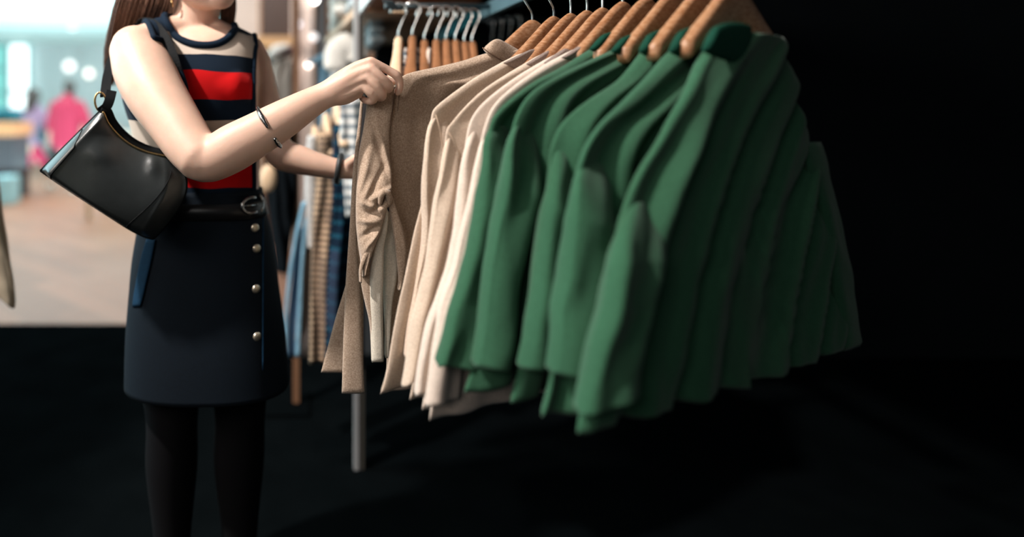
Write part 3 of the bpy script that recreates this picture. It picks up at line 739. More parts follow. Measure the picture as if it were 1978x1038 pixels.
rl = tag(MB().tube([ra, rb], 0.0095, 16).build('clothes_rail', M_steel), 'steel clothes rail carrying the beige and green shirts', 'clothes rail')
for a_, b_ in RB: MB().tube([a_, b_], 0.006, 10).build('rail_bracket', M_steel, rl)
cl = tag(MB().tube([rail(1.02)+Vector((.0, -0.035, ZH+.028)), rail(1.02)+Vector((.0, -0.035, ZH+.043))], 0.0105, 20).build('size_clip', mat('grey_plastic', (0.12, .13, .13, 1), .5)), 'small grey round size marker standing among the wire hooks of the front rail', 'size marker')

def shirt(key, name, label, group, m, mband, L, collar_px, sleeve=None, hem=0.70, th=0.011, folds=(), wr=0.002, seed=1, sleeve_folds=(), sth=0.013, sleeve_m=None, seam=None, cut=None):
    C = rail(T[key]); t = thing(name, label, 'shirt', (C.x, C.y, 1.0), group)
    P = [onplane(x, y, C) for x, y in L]
    last = P[-1]
    if last.z > hem+0.03: P.append(Vector((last.x-0.012, last.y-0.006, hem)))
    # mirror the outline about the hanger for the other half
    R = []
    for p in P:
        a = (p-C).dot(EX); q = p+EX*(-2*min(a, -0.004)); q.z = p.z; R.append(q)
    R = [q+EX*(-0.07*min(1, i/len(R)*2.5)) for i, q in enumerate(R)]
    panel('torso_cloth', P, R, m, t, th=th, n_rows=110, n_u=150, folds=folds, nrm=EN, wr=wr, seed=seed, thtop=(0.021 if hem < .75 else 0.022), edge_round=0.75)
    if collar_px:
        top_, bot_ = collar_px
        tp = [onplane(x, y, C, 0.016) for x, y in top_]; bp = [onplane(x, y, C, 0.018) for x, y in bot_]
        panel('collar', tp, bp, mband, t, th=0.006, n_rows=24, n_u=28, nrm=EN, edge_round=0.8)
    if sleeve:
        sl, sr = sleeve; o1 = 0.012 if hem < .75 else 0.017
        A_ = [onplane(x, y, C, o1) for x, y in sl]; B_ = [onplane(x, y, C, o1) for x, y in sr]
        A_[0] = onplane(sl[0][0]+4, sl[0][1]+2, C, -0.004); B_[0] = onplane(sr[0][0], sr[0][1]-14, C, -0.012)
        A_[1] = onplane(sl[1][0], sl[1][1], C, o1*.5); B_[1] = onplane(sr[1][0], sr[1][1], C, o1*.3)
        for q in (A_, B_):
            if q[-1].z > hem+0.06: q.append(Vector((q[-1].x-0.008, q[-1].y-0.004, hem+0.03)))
        panel('sleeve', A_, B_, sleeve_m or m, t, th=sth, n_rows=90, n_u=60, folds=sleeve_folds, nrm=EN, wr=wr*1.6, seed=seed+9, edge_round=0.8, thtop=0.006)
    # far sleeve, hanging straight from the other shoulder
    Q_ = [q for q in R if q.z < P[0].z-0.12]
    if len(Q_) < 2: Q_ = R[-3:]
    A_ = [q-EX*0.035+EN*0.008 for q in Q_]; B_ = [q+EX*0.018+EN*0.008 for q in Q_]
    panel('sleeve', A_, B_, m, t, th=0.010, n_rows=40, n_u=32, nrm=EN, wr=wr, seed=seed+20, edge_round=0.8, thtop=0.004)
    if seam: MB().tube([onplane(x, y, C, o) for x, y, o in seam], 0.0009, 6).build('shoulder_seam', M_seam_light if m is not M_taupe else M_seam, t)
    return t

G1 = 'beige shirts on the front rail'; G2 = 'green shirts on the front rail'
# b2 .. b5
shirt('b2', 'flannel_shirt', 'taupe-beige flannel shirt directly behind the one being held', G1, M_beige, M_taupe_dark,
      [(1030, 99), (1005, 104), (985, 113), (960, 126), (915, 152), (870, 184), (842, 207), (834, 222), (830, 260), (824, 320), (814, 395), (795, 470), (775, 560), (762, 626), (748, 710)],
      ([(1024, 96), (1034, 95), (1052, 100), (1062, 112)], [(972, 122), (990, 130), (1012, 142), (1030, 152)]),
      ([(836, 216), (826, 250), (820, 300), (816, 360), (816, 420), (814, 480), (806, 540), (797, 590), (790, 626), (782, 690)], [(868, 226), (868, 270), (868, 330), (866, 400), (860, 460), (852, 520), (842, 580), (834, 626), (825, 690)]),
      folds=((.004, .09, .1, .3),), wr=0.0025, seed=2, sleeve_folds=((.005, .035, .2, .6),), sleeve_m=M_beige,
      seam=[(842, 222, .028), (850, 250, .03), (856, 290, .03), (860, 330, .029)])
shirt('b3', 'flannel_shirt', 'beige flannel shirt with a double-stitched shoulder seam', G1, M_beige, M_beige_band,
      [(1062, 100), (1040, 108), (1012, 124), (975, 146), (935, 173), (898, 207), (873, 236), (862, 254), (858, 300), (852, 400), (838, 500), (815, 626), (805, 700)],
      ([(1058, 98), (1066, 98), (1080, 104), (1088, 112)], [(1016, 124), (1034, 132), (1052, 142), (1068, 150)]),
      ([(862, 252), (854, 300), (847, 350), (840, 400), (832, 460), (822, 520), (808, 580), (796, 626), (784, 700)], [(898, 262), (894, 330), (888, 400), (878, 470), (866, 530), (852, 580), (838, 626), (826, 700)]),
      folds=((.004, .08, .4, .3),), wr=0.0025, seed=5, sleeve_folds=((.0045, .034, .5, .5),),
      seam=[(866, 256, .029), (878, 272, .031), (886, 295, .031), (893, 315, .03)])
shirt('b4', 'flannel_shirt', 'cream flannel shirt between the beige shirts and the last cream one', G1, M_cream, M_beige_band,
      [(1096, 97), (1072, 106), (1045, 120), (1000, 147), (955, 180), (926, 208), (908, 240), (898, 290), (890, 380), (870, 480), (842, 600), (830, 700)],
      ([(1090, 94), (1100, 94), (1112, 98), (1120, 106)], [(1050, 122), (1068, 128), (1086, 136), (1100, 144)]),
      ([(910, 238), (897, 290), (887, 350), (880, 400), (872, 460), (860, 520), (842, 575), (825, 626), (812, 690)], [(950, 250), (946, 330), (938, 400), (924, 470), (906, 540), (888, 600), (876, 640), (868, 700)]),
      folds=((.004, .08, .7, .2),), wr=0.002, seed=8, sleeve_folds=((.004, .05, .1, .3),))
shirt('b5', 'flannel_shirt', 'cream flannel shirt pressed against the farthest green shirt', G1, M_cream, M_beige_band,
      [(1140, 84), (1115, 93), (1085, 107), (1050, 126), (1000, 160), (960, 195), (940, 230), (925, 290), (915, 380), (895, 480), (862, 600), (845, 700)],
      ([(1128, 84), (1142, 80), (1154, 82), (1162, 88)], [(1084, 112), (1106, 118), (1126, 124), (1142, 130)]),
      ([(940, 232), (922, 300), (908, 370), (895, 440), (878, 520), (852, 590), (842, 640), (832, 700)], [(985, 240), (980, 320), (970, 400), (950, 480), (925, 560), (900, 640), (890, 700)]),
      folds=((.004, .08, .2, .2),), wr=0.002, seed=11, sleeve_folds=((.004, .05, .6, .3),))
GF = lambda p: ((.009, .085, p, .25), (.004, .047, p*2+.3, -.4))
shirt('g1', 'green_shirt', 'farthest green cotton shirt, leaning on the cream ones', G2, M_green, M_green_dark,
      [(1196, 68), (1165, 82), (1130, 102), (1080, 132), (1030, 158), (985, 190), (957, 216), (944, 236), (938, 270), (934, 320), (922, 390), (902, 480), (882, 560), (865, 626), (845, 710)],
      ([(1166, 66), (1185, 61), (1205, 62), (1222, 70)], [(1138, 96), (1160, 104), (1185, 112), (1206, 122)]),
      ([(946, 236), (938, 270), (935, 320), (925, 390), (905, 480), (885, 560), (868, 626), (850, 710)], [(985, 262), (990, 320), (982, 390), (964, 480), (946, 560), (930, 640), (915, 710)]),
      hem=0.77, th=0.014, folds=GF(.1), wr=0.0035, seed=21, sleeve_folds=((.006, .06, .15, .3),), sth=0.020)
shirt('g2', 'green_shirt', 'second green cotton shirt counted from the cream shirts', G2, M_green, M_green_dark,
      [(1220, 78), (1190, 95), (1150, 112), (1095, 138), (1048, 164), (1018, 190), (1000, 222), (990, 262), (985, 320), (980, 380), (962, 470), (945, 560), (933, 626), (918, 710)],
      ([(1204, 72), (1222, 66), (1245, 66), (1262, 72)], [(1180, 100), (1202, 108), (1226, 116), (1246, 124)]),
      ([(1002, 225), (985, 270), (976, 330), (968, 400), (955, 480), (943, 560), (935, 626), (922, 710)], [(1040, 250), (1036, 330), (1024, 400), (1006, 480), (990, 560), (978, 640), (968, 710)]),
      hem=0.77, th=0.015, folds=GF(.45), wr=0.0035, seed=25, sleeve_folds=((.006, .06, .6, .3),), sth=0.020)
shirt('g3', 'green_shirt', 'third green cotton shirt counted from the cream shirts', G2, M_green, M_green_dark,
      [(1270, 74), (1246, 96), (1216, 132), (1190, 158), (1140, 192), (1104, 224), (1082, 254), (1070, 290), (1064, 340), (1054, 400), (1042, 470), (1028, 550), (1012, 626), (1000, 710)],
      ([(1254, 66), (1272, 58), (1296, 58), (1316, 64)], [(1234, 100), (1256, 112), (1282, 120), (1304, 128)]),
      ([(1074, 275), (1066, 330), (1054, 400), (1044, 470), (1030, 550), (1016, 626), (1004, 710)], [(1120, 300), (1122, 360), (1108, 440), (1090, 520), (1074, 600), (1066, 700)]),
      hem=0.77, th=0.016, folds=GF(.8), wr=0.0035, seed=31, sleeve_folds=((.006, .07, .1, .2),), sth=0.021)
shirt('g4', 'green_shirt', 'fourth green cotton shirt, its shoulder near the right edge of the photo', G2, M_green, M_green_dark,
      [(1330, 68), (1302, 96), (1258, 142), (1226, 174), (1196, 204), (1160, 238), (1134, 274), (1119, 312), (1112, 350), (1110, 400), (1104, 450), (1095, 520), (1080, 600), (1070, 680), (1062, 740)],
      ([(1314, 60), (1334, 52), (1360, 52), (1380, 60)], [(1292, 100), (1316, 112), (1344, 122), (1366, 130)]),
      ([(1126, 300), (1114, 350), (1111, 410), (1104, 470), (1092, 550), (1078, 626), (1066, 720)], [(1180, 330), (1182, 400), (1168, 480), (1148, 560), (1132, 640), (1122, 720)]),
      hem=0.77, th=0.017, folds=GF(.3), wr=0.004, seed=37, sleeve_folds=((.006, .07, .5, .2),), sth=0.022)
shirt('g5', 'green_shirt', 'nearest green cotton shirt, only its sleeve edge showing at the lower right', G2, M_green, M_green_dark,
      [(1398, 60), (1366, 98), (1332, 160), (1300, 220), (1266, 284), (1240, 330), (1222, 370), (1208, 410), (1196, 450), (1180, 520), (1155, 620), (1138, 700), (1130, 740)],
      ([(1380, 52), (1402, 44), (1430, 44), (1450, 50)], [(1356, 98), (1380, 110), (1410, 120), (1434, 130)]),
      ([(1216, 385), (1200, 440), (1182, 510), (1160, 600), (1146, 660), (1134, 740)], [(1275, 400), (1268, 480), (1245, 560), (1225, 640), (1210, 740)]),
      hem=0.77, th=0.017, folds=GF(.6), wr=0.004, seed=41, sleeve_folds=((.006, .07, .2, .2),), sth=0.022)

# ------------------------------------------------------------------ the shirt she holds
C0 = rail(0)
held = thing('flannel_shirt', 'taupe flannel shirt pulled out by the shoulder, its sleeve bunched and hanging', 'shirt', (0.3, 1.16, 1.0), G1)
def hp(x, y, Y=None):
    if Y is None: Y = 1.140+(max(x, 700)-765)/(1033-765)*0.062
    return W(x, y, Y)
NH = Vector((0.2, -1, 0.0)).normalized()
# torso: shoulder ridge from the collar to the pinched tip, then down the armhole
L = [hp(1000, 98), hp(968, 98), hp(935, 104), hp(895, 117), hp(850, 128), hp(812, 136), hp(784, 144), hp(768, 158, 1.142), hp(762, 190, 1.144), hp(752, 235, 1.15), hp(748, 285, 1.155), hp(752, 340, 1.16), hp(752, 400, 1.165), hp(752, 470, 1.17), hp(750, 560, 1.175), hp(748, 660, 1.18), hp(746, 760, 1.18)]
R = [hp(1010, 100), hp(1040, 108), hp(1075, 130), hp(1110, 160), hp(1130, 185), hp(1140, 205), hp(1140, 230), hp(1120, 270), hp(1100, 320), hp(1080, 380), hp(1050, 440), hp(1020, 500), hp(990, 560), hp(960, 620), hp(930, 680), hp(915, 720), hp(900, 760)]
for i in range(7, len(R)): R[i] = Vector((0.40-0.006*(i-7), 1.215+0.004*i, L[i].z))
torso = panel('torso_cloth', L, R, M_taupe, held, th=0.011, n_rows=130, n_u=150, nrm=NH, folds=((.0025, .10, .2, .3), (.0015, .05, .6, -.3)), wr=0.003, seed=51, edge_round=0.75, thtop=0.021, fold_top=0.05)
panel('collar', [hp(940, 88, 1.168), hp(952, 78, 1.166), hp(964, 76, 1.17), hp(985, 87, 1.178), hp(1009, 101, 1.186)], [hp(934, 95, 1.166), hp(942, 104, 1.162), hp(954, 110, 1.163), (hp(968, 117, 1.168)), hp(988, 128, 1.176)], M_taupe, held, th=0.007, n_rows=30, n_u=30, nrm=NH, edge_round=0.85)
MB().tube([hp(932, 92, 1.156), hp(946, 103, 1.152), hp(958, 110, 1.153), hp(972, 118, 1.158), hp(988, 129, 1.166)], 0.0011, 6).build('collar_seam', M_seam, held)
MB().tube([hp(763, 172, 1.131), hp(759, 210, 1.134), hp(751, 245, 1.138), hp(746, 280, 1.142), hp(746, 320, 1.146)], 0.0011, 6).build('armhole_seam', M_seam, held)
MB().tube([hp(772, 176, 1.1295), hp(768, 215, 1.1325)], 0.0006, 6).build('armhole_seam', M_seam, held)
# sleeve from the armhole down to the bunched elbow
SL = [hp(711, 172, 1.142), hp(708, 205, 1.144), hp(702, 250, 1.144), hp(693, 300, 1.14), hp(690, 345, 1.135), hp(688, 385, 1.13), hp(688, 430, 1.13), hp(692, 470, 1.13), hp(697, 505, 1.132), hp(699, 535, 1.134)]
SR_ = [hp(764, 165, 1.142), hp(760, 205, 1.142), hp(752, 250, 1.142), hp(752, 300, 1.138), hp(756, 345, 1.130), hp(752, 385, 1.122), hp(742, 418, 1.120), hp(732, 452, 1.122), (hp(716, 492, 1.126)), hp(702, 530, 1.130)]
o = panel('sleeve', SL, SR_, M_taupe, held, th=0.014, n_rows=150, n_u=110, nrm=NH, wr=0.0, seed=61, edge_round=0.85, thtop=0.009)
# crumples pressed into the sleeve around the elbow
me_ = o.data; PM = o.matrix_world
for v_ in me_.vertices:
    p = v_.co; px = CX+p.x/p.y*FP; py = CY-(p.z-CH)/p.y*FP
    if 200 < py < 540:
        k = min(1, max(0, (py-300)/60))
        d = 0.0
        for (a, b, ang, l1, l2, h) in ((742, 372, -0.5, 26, 5, .011), (735, 392, -0.9, 24, 5, -.011), (716, 398, 0.35, 16, 5, .008), (718, 412, 0.25, 14, 5, -.007), (712, 428, 0.1, 18, 6, .008), (716, 446, -0.6, 20, 5, -.007), (722, 462, -0.9, 24, 4, .007), (708, 372, -1.1, 26, 7, .006), (700, 350, -1.3, 34, 6, .004), (728, 350, -1.1, 30, 6, -.006), (745, 300, 1.25, 60, 6, .006), (735, 290, 1.3, 70, 7, -.006), (712, 300, -1.4, 60, 9, .004)):
            c_, s_ = math.cos(ang), math.sin(ang); x_ = (px-a)*c_+(py-b)*s_; y_ = -(px-a)*s_+(py-b)*c_
            d += h*math.exp(-(x_/l1)**2-(y_/l2)**2)
        d += 0.0022*pnoise(Vector((px*.07, py*.05, 3)))*k
        if p.y < 1.150: v_.co.y -= d*0.9
# curled fold at the elbow, turning the sleeve's second half downwards
MB().tube([hp(734, 392, 1.112), hp(735, 379, 1.108), hp(741, 370, 1.106), hp(749, 372, 1.108), hp(752, 384, 1.114), hp(750, 396, 1.12)], [.004, .006, .0065, .006, .006, .004], 12, None, None, True, True).build('elbow_fold', M_taupe, held)
def strip(name, Lp, Rp, m, th, n_r=60, n_u=40, wr=.0015, sd=1, folds=()):
    return panel(name, [hp(*p) for p in Lp], [hp(*p) for p in Rp], m, held, th=th, n_rows=n_r, n_u=n_u, nrm=NH, wr=wr, seed=sd, edge_round=0.85, thtop=0.004, folds=folds)
strip('forearm_cloth', [(745, 372, 1.125), (752, 410, 1.128), (760, 450, 1.13), (766, 500, 1.133), (770, 540, 1.135), (768, 560, 1.136)], [(756, 372, 1.125), (764, 400, 1.128), (777, 440, 1.13), (784, 480, 1.133), (782, 520, 1.136), (772, 562, 1.137)], M_taupe, 0.007, sd=71)
strip('cuff', [(722, 455, 1.114), (712, 475, 1.116), (701, 495, 1.118), (694, 520, 1.12), (694, 545, 1.122)], [(728, 453, 1.114), (720, 478, 1.116), (708, 500, 1.118), (700, 522, 1.12), (699, 548, 1.122)], M_taupe, 0.004, sd=72)
strip('lining', [(739, 385, 1.128), (741, 408, 1.128), (733, 440, 1.130), (720, 480, 1.133), (714, 530, 1.136), (714, 580, 1.138), (716, 626, 1.14), (718, 700, 1.14)], [(742, 387, 1.128), (749, 410, 1.128), (748, 440, 1.130), (741, 480, 1.133), (740, 530, 1.136), (739, 580, 1.138), (740, 626, 1.14), (741, 700, 1.14)], M_inside, 0.009, sd=73)['label'] = 'pale inner side of the cloth'
strip('lining', [(742, 400, 1.150), (742, 460, 1.150), (741, 520, 1.150), (741, 570, 1.150), (742, 620, 1.150), (743, 690, 1.150)], [(752, 410, 1.150), (762, 450, 1.150), (768, 500, 1.15), (766, 540, 1.15), (757, 590, 1.15), (748, 690, 1.15)], M_inside, 0.008, sd=74, wr=.004)['label'] = 'pale inner side of the cloth'
strip('forearm_cloth', [(698, 520, 1.138), (698, 550, 1.14), (706, 590, 1.142), (714, 630, 1.144), (718, 700, 1.144)], [(714, 490, 1.138), (716, 540, 1.14), (717, 590, 1.142), (720, 630, 1.144), (722, 700, 1.144)], M_taupe, 0.006, sd=75)
# back panel edge seen left of the sleeve
strip('back_cloth', [(697, 192, 1.172), (692, 240, 1.172), (685, 300, 1.172), (680, 360, 1.172), (676, 430, 1.172), (671, 500, 1.172), (667, 560, 1.172), (664, 640, 1.172), (660, 760, 1.172)], [(702, 190, 1.172), (698, 240, 1.172), (693, 300, 1.172), (690, 360, 1.172), (689, 430, 1.172), (691, 500, 1.172), (696, 560, 1.172), (699, 640, 1.172), (704, 760, 1.172)], M_taupe, 0.006, sd=76, wr=.001, n_r=90)
strip('back_cloth', [(690, 430, 1.20), (684, 480, 1.20), (668, 550, 1.20), (645, 626, 1.20), (620, 720, 1.20)], [(700, 430, 1.20), (702, 480, 1.20), (702, 550, 1.20), (702, 626, 1.20), (702, 720, 1.20)], M_taupe, 0.006, sd=77, wr=.001)
strip('back_cloth', [(699, 190, 1.196), (694, 260, 1.196), (690, 340, 1.196), (686, 420, 1.196)], [(720, 190, 1.196), (716, 260, 1.196), (708, 340, 1.196), (700, 420, 1.196)], mat('shirt_inside_shadow', srgb(48, 46, 48), .95), 0.005, sd=78, wr=.0005)['label'] = 'painted shadow in the gap inside the shirt'  # dark strip: the gap's deep shadow put into the cloth colour

# ------------------------------------------------------------------ rear rail with wooden hangers seen end-on
def hanging_garment(name, label, group, C, ex, zt, hem, m, half=0.20, th=0.012, drop=0.13, seed=1, cat='shirt', wide=1.0, sleeves=True):
    t = thing(name, label, cat, (C.x, C.y, (zt+hem)/2), group); ex = Vector(ex).normalized(); nn = Vector((ex.y, -ex.x, 0))
    prof = [(0.035, 0.0), (0.06, -0.012), (0.11, -0.045), (half*.9, -drop*.8), (half, -drop), (half*.95*wide, -drop-.15), (half*.97*wide, -drop-.3), (half*wide, hem-zt)]
    L = [C-ex*a+Vector((0, 0, zt+z)) for a, z in prof]; R = [C+ex*a+Vector((0, 0, zt+z)) for a, z in prof]
    panel('torso_cloth', L, R, m, t, th=th, n_rows=50, n_u=60, folds=((.005, .07, .1*seed, .3),), nrm=nn, wr=.003, seed=seed, edge_round=.8)
    if sleeves:
        for s in (-1, 1):
            A_ = [C+ex*s*a+nn*.004+Vector((0, 0, zt+z)) for a, z in ((half*.92, -drop*.85), (half*.93, -drop-.12), (half*.95, -drop-.3), (half*.95, -drop-.46))]
            B_ = [C+ex*s*a+nn*.004+Vector((0, 0, zt+z)) for a, z in ((half*1.08, -drop*1.1), (half*1.22, -drop-.14), (half*1.26, -drop-.3), (half*1.22, -drop-.46))]
            panel('sleeve', A_, B_, m, t, th=th*1.1, n_rows=30, n_u=24, nrm=nn, wr=.003, seed=seed+s, edge_round=.85)
    return t
M_wood2 = mat('hanger_wood_dark', srgb(146, 98, 64), 0.45, var=0.3, vscale=9, stretch=(3, 3, 18))
M_wood3 = mat('hanger_wood_pale', srgb(222, 190, 158), 0.45, var=0.15, vscale=9, stretch=(3, 3, 18))
rear = [(770, 70, M_wood3, 'pale wooden hanger at the near end of the rear rail'), (797, 68, M_wood2, 'second wooden hanger of the rear rail, over a white shirt'), (820, 76, M_wood2, 'third wooden hanger of the rear rail, its lower part pale in the light'), (843, 75, M_wood2, 'fourth wooden hanger of the rear rail'),
        (862, 75, M_wood2, 'fifth wooden hanger of the rear rail, in front of the teal-lit beam end'), (880, 76, M_wood2, 'sixth wooden hanger of the rear rail'), (897, 79, M_wood2, 'seventh wooden hanger of the rear rail'), (912, 79, M_wood2, 'eighth wooden hanger of the rear rail, beside the taupe collar')]
for k, (x, y, m, lab) in enumerate(rear):
    Yc = 1.62+0.006*k; C = W(x, 0, Yc); C.z = 0
    make_hanger('coat_hanger', lab, C, (-0.19, -1, 0), W(x, y, Yc).z, 'wooden hangers on the rear rail', 0.012, hook_dir=(1, -0.2, 0), m=m, half=0.21, drop=0.10, thick=0.022, hookh=0.092, bar=False)
rz = W(0, 12, 1.62).z
tag(MB().tube([W(744, 12, 1.62), W(1010, 12, 1.70)], 0.008, 14).build('clothes_rail', M_darkmetal), 'dark metal rail at the back, above the end-on hangers', 'clothes rail')
for k, (x, m, lab) in enumerate([(783, M_plaid_white, 'white checked shirt on the nearest rear hanger'), (806, M_plaid_white, 'white checked shirt behind the thumb of the extended hand'), (826, M_cream, 'white shirt on the third rear hanger')]):
    Yc = 1.63; C = W(x, 0, Yc); C.z = 0
    hanging_garment('checked_shirt', lab, 'shirts on the rear rail', C, (-0.19, -1, 0), W(x, 72, Yc).z-0.03, 0.72, m, half=0.2, th=0.010, drop=0.10, seed=k+2)
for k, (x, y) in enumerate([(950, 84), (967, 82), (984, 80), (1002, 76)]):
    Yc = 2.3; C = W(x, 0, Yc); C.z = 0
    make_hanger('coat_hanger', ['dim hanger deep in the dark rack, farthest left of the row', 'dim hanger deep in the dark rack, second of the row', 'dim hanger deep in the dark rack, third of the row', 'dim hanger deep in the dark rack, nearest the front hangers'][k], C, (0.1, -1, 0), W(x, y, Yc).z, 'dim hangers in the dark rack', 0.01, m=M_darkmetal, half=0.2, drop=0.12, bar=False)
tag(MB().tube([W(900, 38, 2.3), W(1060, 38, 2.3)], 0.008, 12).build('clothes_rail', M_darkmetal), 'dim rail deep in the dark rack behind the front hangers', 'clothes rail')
# beams of the rack frame
beam = tag(MB().bar(W(928, 27, 1.80), W(1040, -25, 1.36), 0.02, 0.036).build('rack_beam', M_barmetal, smooth=False), 'blue-grey metal beam of the rack running up to the right', 'beam')
tag(MB().bar(W(850, 70, 2.25), W(918, 33, 1.86), 0.02, 0.040).build('rack_beam', mat('teal_lit_metal', srgb(30, 140, 155), 0.35, metal=0.3), smooth=False), 'metal beam piece behind the rear hangers, painted teal as if lit by the window', 'beam')  # teal is cyan window light painted into the beam's colour
# shelving unit left of the rear rail
unit = thing('shelving_unit', 'steel-framed shelving unit with wooden shelves behind the extended hand', 'shelving', (0.16, 2.0, 0))
MB().box((W(683, 0, 2.0).x, 1.98, 0), (W(692, 0, 2.0).x, 2.01, 1.75)).build('post', mat('light_steel', (0.52, 0.52, 0.53, 1), 0.4, metal=.5), unit, False)
MB().box((W(692, 0, 2.0).x, 1.985, 0), (W(703, 0, 2.0).x, 2.03, 1.75)).build('post', mat('olive_metal', (0.07, 0.065, 0.055, 1), 0.5, metal=.3), unit, False)
px_ = W(622, 0, 3.0).x
MB().box((px_-.015, 2.98, 0), (px_+.015, 3.02, 1.9)).build('post', mat('grey_metal', (0.22, .23, .25, 1), .45, metal=.4), unit, False)
za = W(0, 20, 2.0).z
v = [W(690, 16, 2.0), W(630, 86, 2.88)]
def slab(name, a, b, dx, th, m):
    a = Vector(a); b = Vector(b); vv = [a, b, b+Vector((dx, 0, 0)), a+Vector((dx, 0, 0))]
    V = vv+[p+Vector((0, 0, th)) for p in vv]
    return obj(name, V, [(3,2,1,0),(4,5,6,7),(0,1,5,4),(1,2,6,5),(2,3,7,6),(3,0,4,7)], m, unit, smooth=False)
a = W(690, 24, 2.0); b = Vector((W(628, 0, 2.9).x, 2.9, a.z))
slab('shelf', a, b, 0.36, 0.028, mat('front_shelf_wood', srgb(205, 170, 140), .6, var=.3, vscale=14))
a2 = Vector((a.x+0.01, 1.97, a.z)); slab('shelf', (a.x+0.035, 1.72, a.z+0.01), (a.x+0.035, 2.4, a.z+0.01), 0.32, 0.025, M_shelfwood)
MB().bar(W(697, 12, 1.95), W(722, -22, 1.70), 0.012, 0.05).build('bracket', mat('light_steel', (0.6, .6, .6, 1)), unit, False)
for k in range(3):
    MB().tube([W(742+k*7, 1+k, 1.60), W(750+k*6, 8, 1.60), W(761+k*8, 22, 1.60)], 0.004, 8, round_ends=True).build('peg', M_darkmetal, unit)
    MB().ball(W(762+k*8, 23, 1.60), 0.005).build('peg_tip', M_palewood, unit)
# folded clothes on the shelf
def folded(name, label, c, w_, d_, h_, m, seed, group='folded clothes on the steel-framed shelves', cat='folded shirt', n=3):
    t = thing(name, label, cat, tuple(c), group)
    for k in range(n):
        z0 = c[2]+h_*k/n; hh = h_/n; L = [Vector((c[0]-w_/2, c[1]+d_*(i/6-.5), z0+hh/2)) for i in range(7)]; R = [p+Vector((w_*(1-.04*k), 0, 0)) for p in L]
        panel('folded_layer', L, R, m, t, th=hh*.48, n_rows=24, n_u=40, nrm=(0, 0, 1), wr=.006, seed=seed+k, edge_round=.7, thtop=hh*.46)
    return t
M_white = mat('white_cloth', srgb(222, 220, 214), .9, var=.15, vscale=20, bump=.2, bscale=120)
M_teal = mat('teal_print', srgb(18, 96, 112), .9, var=.9, vscale=22, color2=srgb(214, 222, 226))
M_blue = mat('light_blue_cloth', srgb(122, 164, 190), .9, var=.3, vscale=12, bump=.3, bscale=80)
zs = a.z+0.03
folded('folded_shirt', 'white folded garment lying at the shelf edge beside the steel post', (W(646, 0, 2.55).x+.02, 2.55, zs), .07, .5, .17, M_white, 3)
folded('folded_shirt', 'teal and white patterned folded garment on the upper shelf', (W(668, 0, 2.3).x+.05, 2.45, zs), .10, .5, .20, M_teal, 9)
folded('folded_shirt', 'stack of teal patterned garments in the dark niche right of the steel post', (W(721, 72, 2.3).x, 2.3, 1.385), .055, .3, .095, M_teal, 14)
# hooded white garment and blue one below the shelf
def lump(name, label, c, r, m, cat='garment', seed=1, group=None):
    mb = MB(); mb.ball(c, r, 30, 22); o = mb.build(name, m)
    for v_ in o.data.vertices:
        d = pnoise(v_.co*14+Vector((seed, 0, 0)))*.25+pnoise(v_.co*30+Vector((seed, 5, 0)))*.12
        v_.co = Vector(c)+(v_.co-Vector(c))*(1+d)
    return tag(o, label, cat, group)
hood = [W(650, 128, 2.35), W(652, 102, 2.35), (W(668, 88, 2.35)), W(684, 94, 2.35), W(690, 110, 2.35)]
tag(MB().tube([tuple(q[:3]) for q in catmull([tuple(p) for p in hood], 24)], .026, 14, [.05]*24, (0, 1, 0), True, True).build('hooded_top', M_white), 'white hooded garment hanging below the wooden shelf', 'garment')
tag(MB().tube([W(657, 120, 2.35), W(662, 150, 2.35), W(668, 200, 2.36), W(676, 240, 2.36)], [.03, .05, .06, .05], 14, [.02]*4, (1, 0, 0), True, True).build('patterned_top', M_plaid_white), 'white and grey patterned top hanging under the hooded one', 'garment')
hanging_garment('blue_blouse', 'light blue blouse hanging left of the white hooded garment', None, Vector((W(636, 0, 2.75).x, 2.75, 0)), (1, .5, 0), W(0, 104, 2.75).z, .95, M_blue, half=.045, drop=.03, th=.03, seed=4, cat='garment', sleeves=False)
# black backing behind the far hanging clothes
MB().box((W(640, 0, 2.6).x, 2.95, 0), (0.30, 2.98, 1.38)).build('back_panel', mat('cabinet_back', (0.03, .035, .04, 1), .8), unit, False)

# slanted display arm with garments, seen below the arms
pegs = [(608, 262, 2.10, M_wood3, 'pale hanger end over the grey garment below the forearm'), (629, 238, 2.02, M_wood3, 'pale hanger end above the tan checked shirt'), (650, 220, 1.94, M_wood3, 'pale hanger end above the navy checked shirt')]
for x, y, Yc, m, lab in pegs:
    C = W(x, 0, Yc+.12); C.z = 0; make_hanger('coat_hanger', lab, C, (0.10, -1, 0), W(x, y-4, Yc+.12).z+0.03, 'hangers on the slanted display arm', 0.01, m=m, half=.17, drop=.11, thick=.02, bar=False)
tag(MB().tube([W(596, 196, 2.3), W(672, 150, 2.05)], .008, 12).build('slanted_rail', M_darkmetal), 'dark slanted rail above the pale hanger ends', 'clothes rail')
def drape(name, label, Lp, Rp, Y, m, th, folds=(), cat='garment', seed=1, group='garments on the slanted display arm', wr=.003, nrm=(0, -1, 0), n_u=60, edges=None):
    L = [W(x, y, Y) for x, y in Lp]; R = [W(x, y, Y) for x, y in Rp]
    return tag(panel(name, L, R, m, None, th=th, n_rows=60, n_u=n_u, folds=folds, nrm=nrm, wr=wr, seed=seed, edge_round=.8), label, cat, group)
M_greyc = mat('grey_cloth', srgb(150, 142, 140), .9, var=.1)
gb = thing('blue_grey_garment', 'grey garment with light blue panels hanging lowest left of the checked shirts', 'garment', tuple(W(580, 500, 2.0)), 'garments on the slanted display arm')
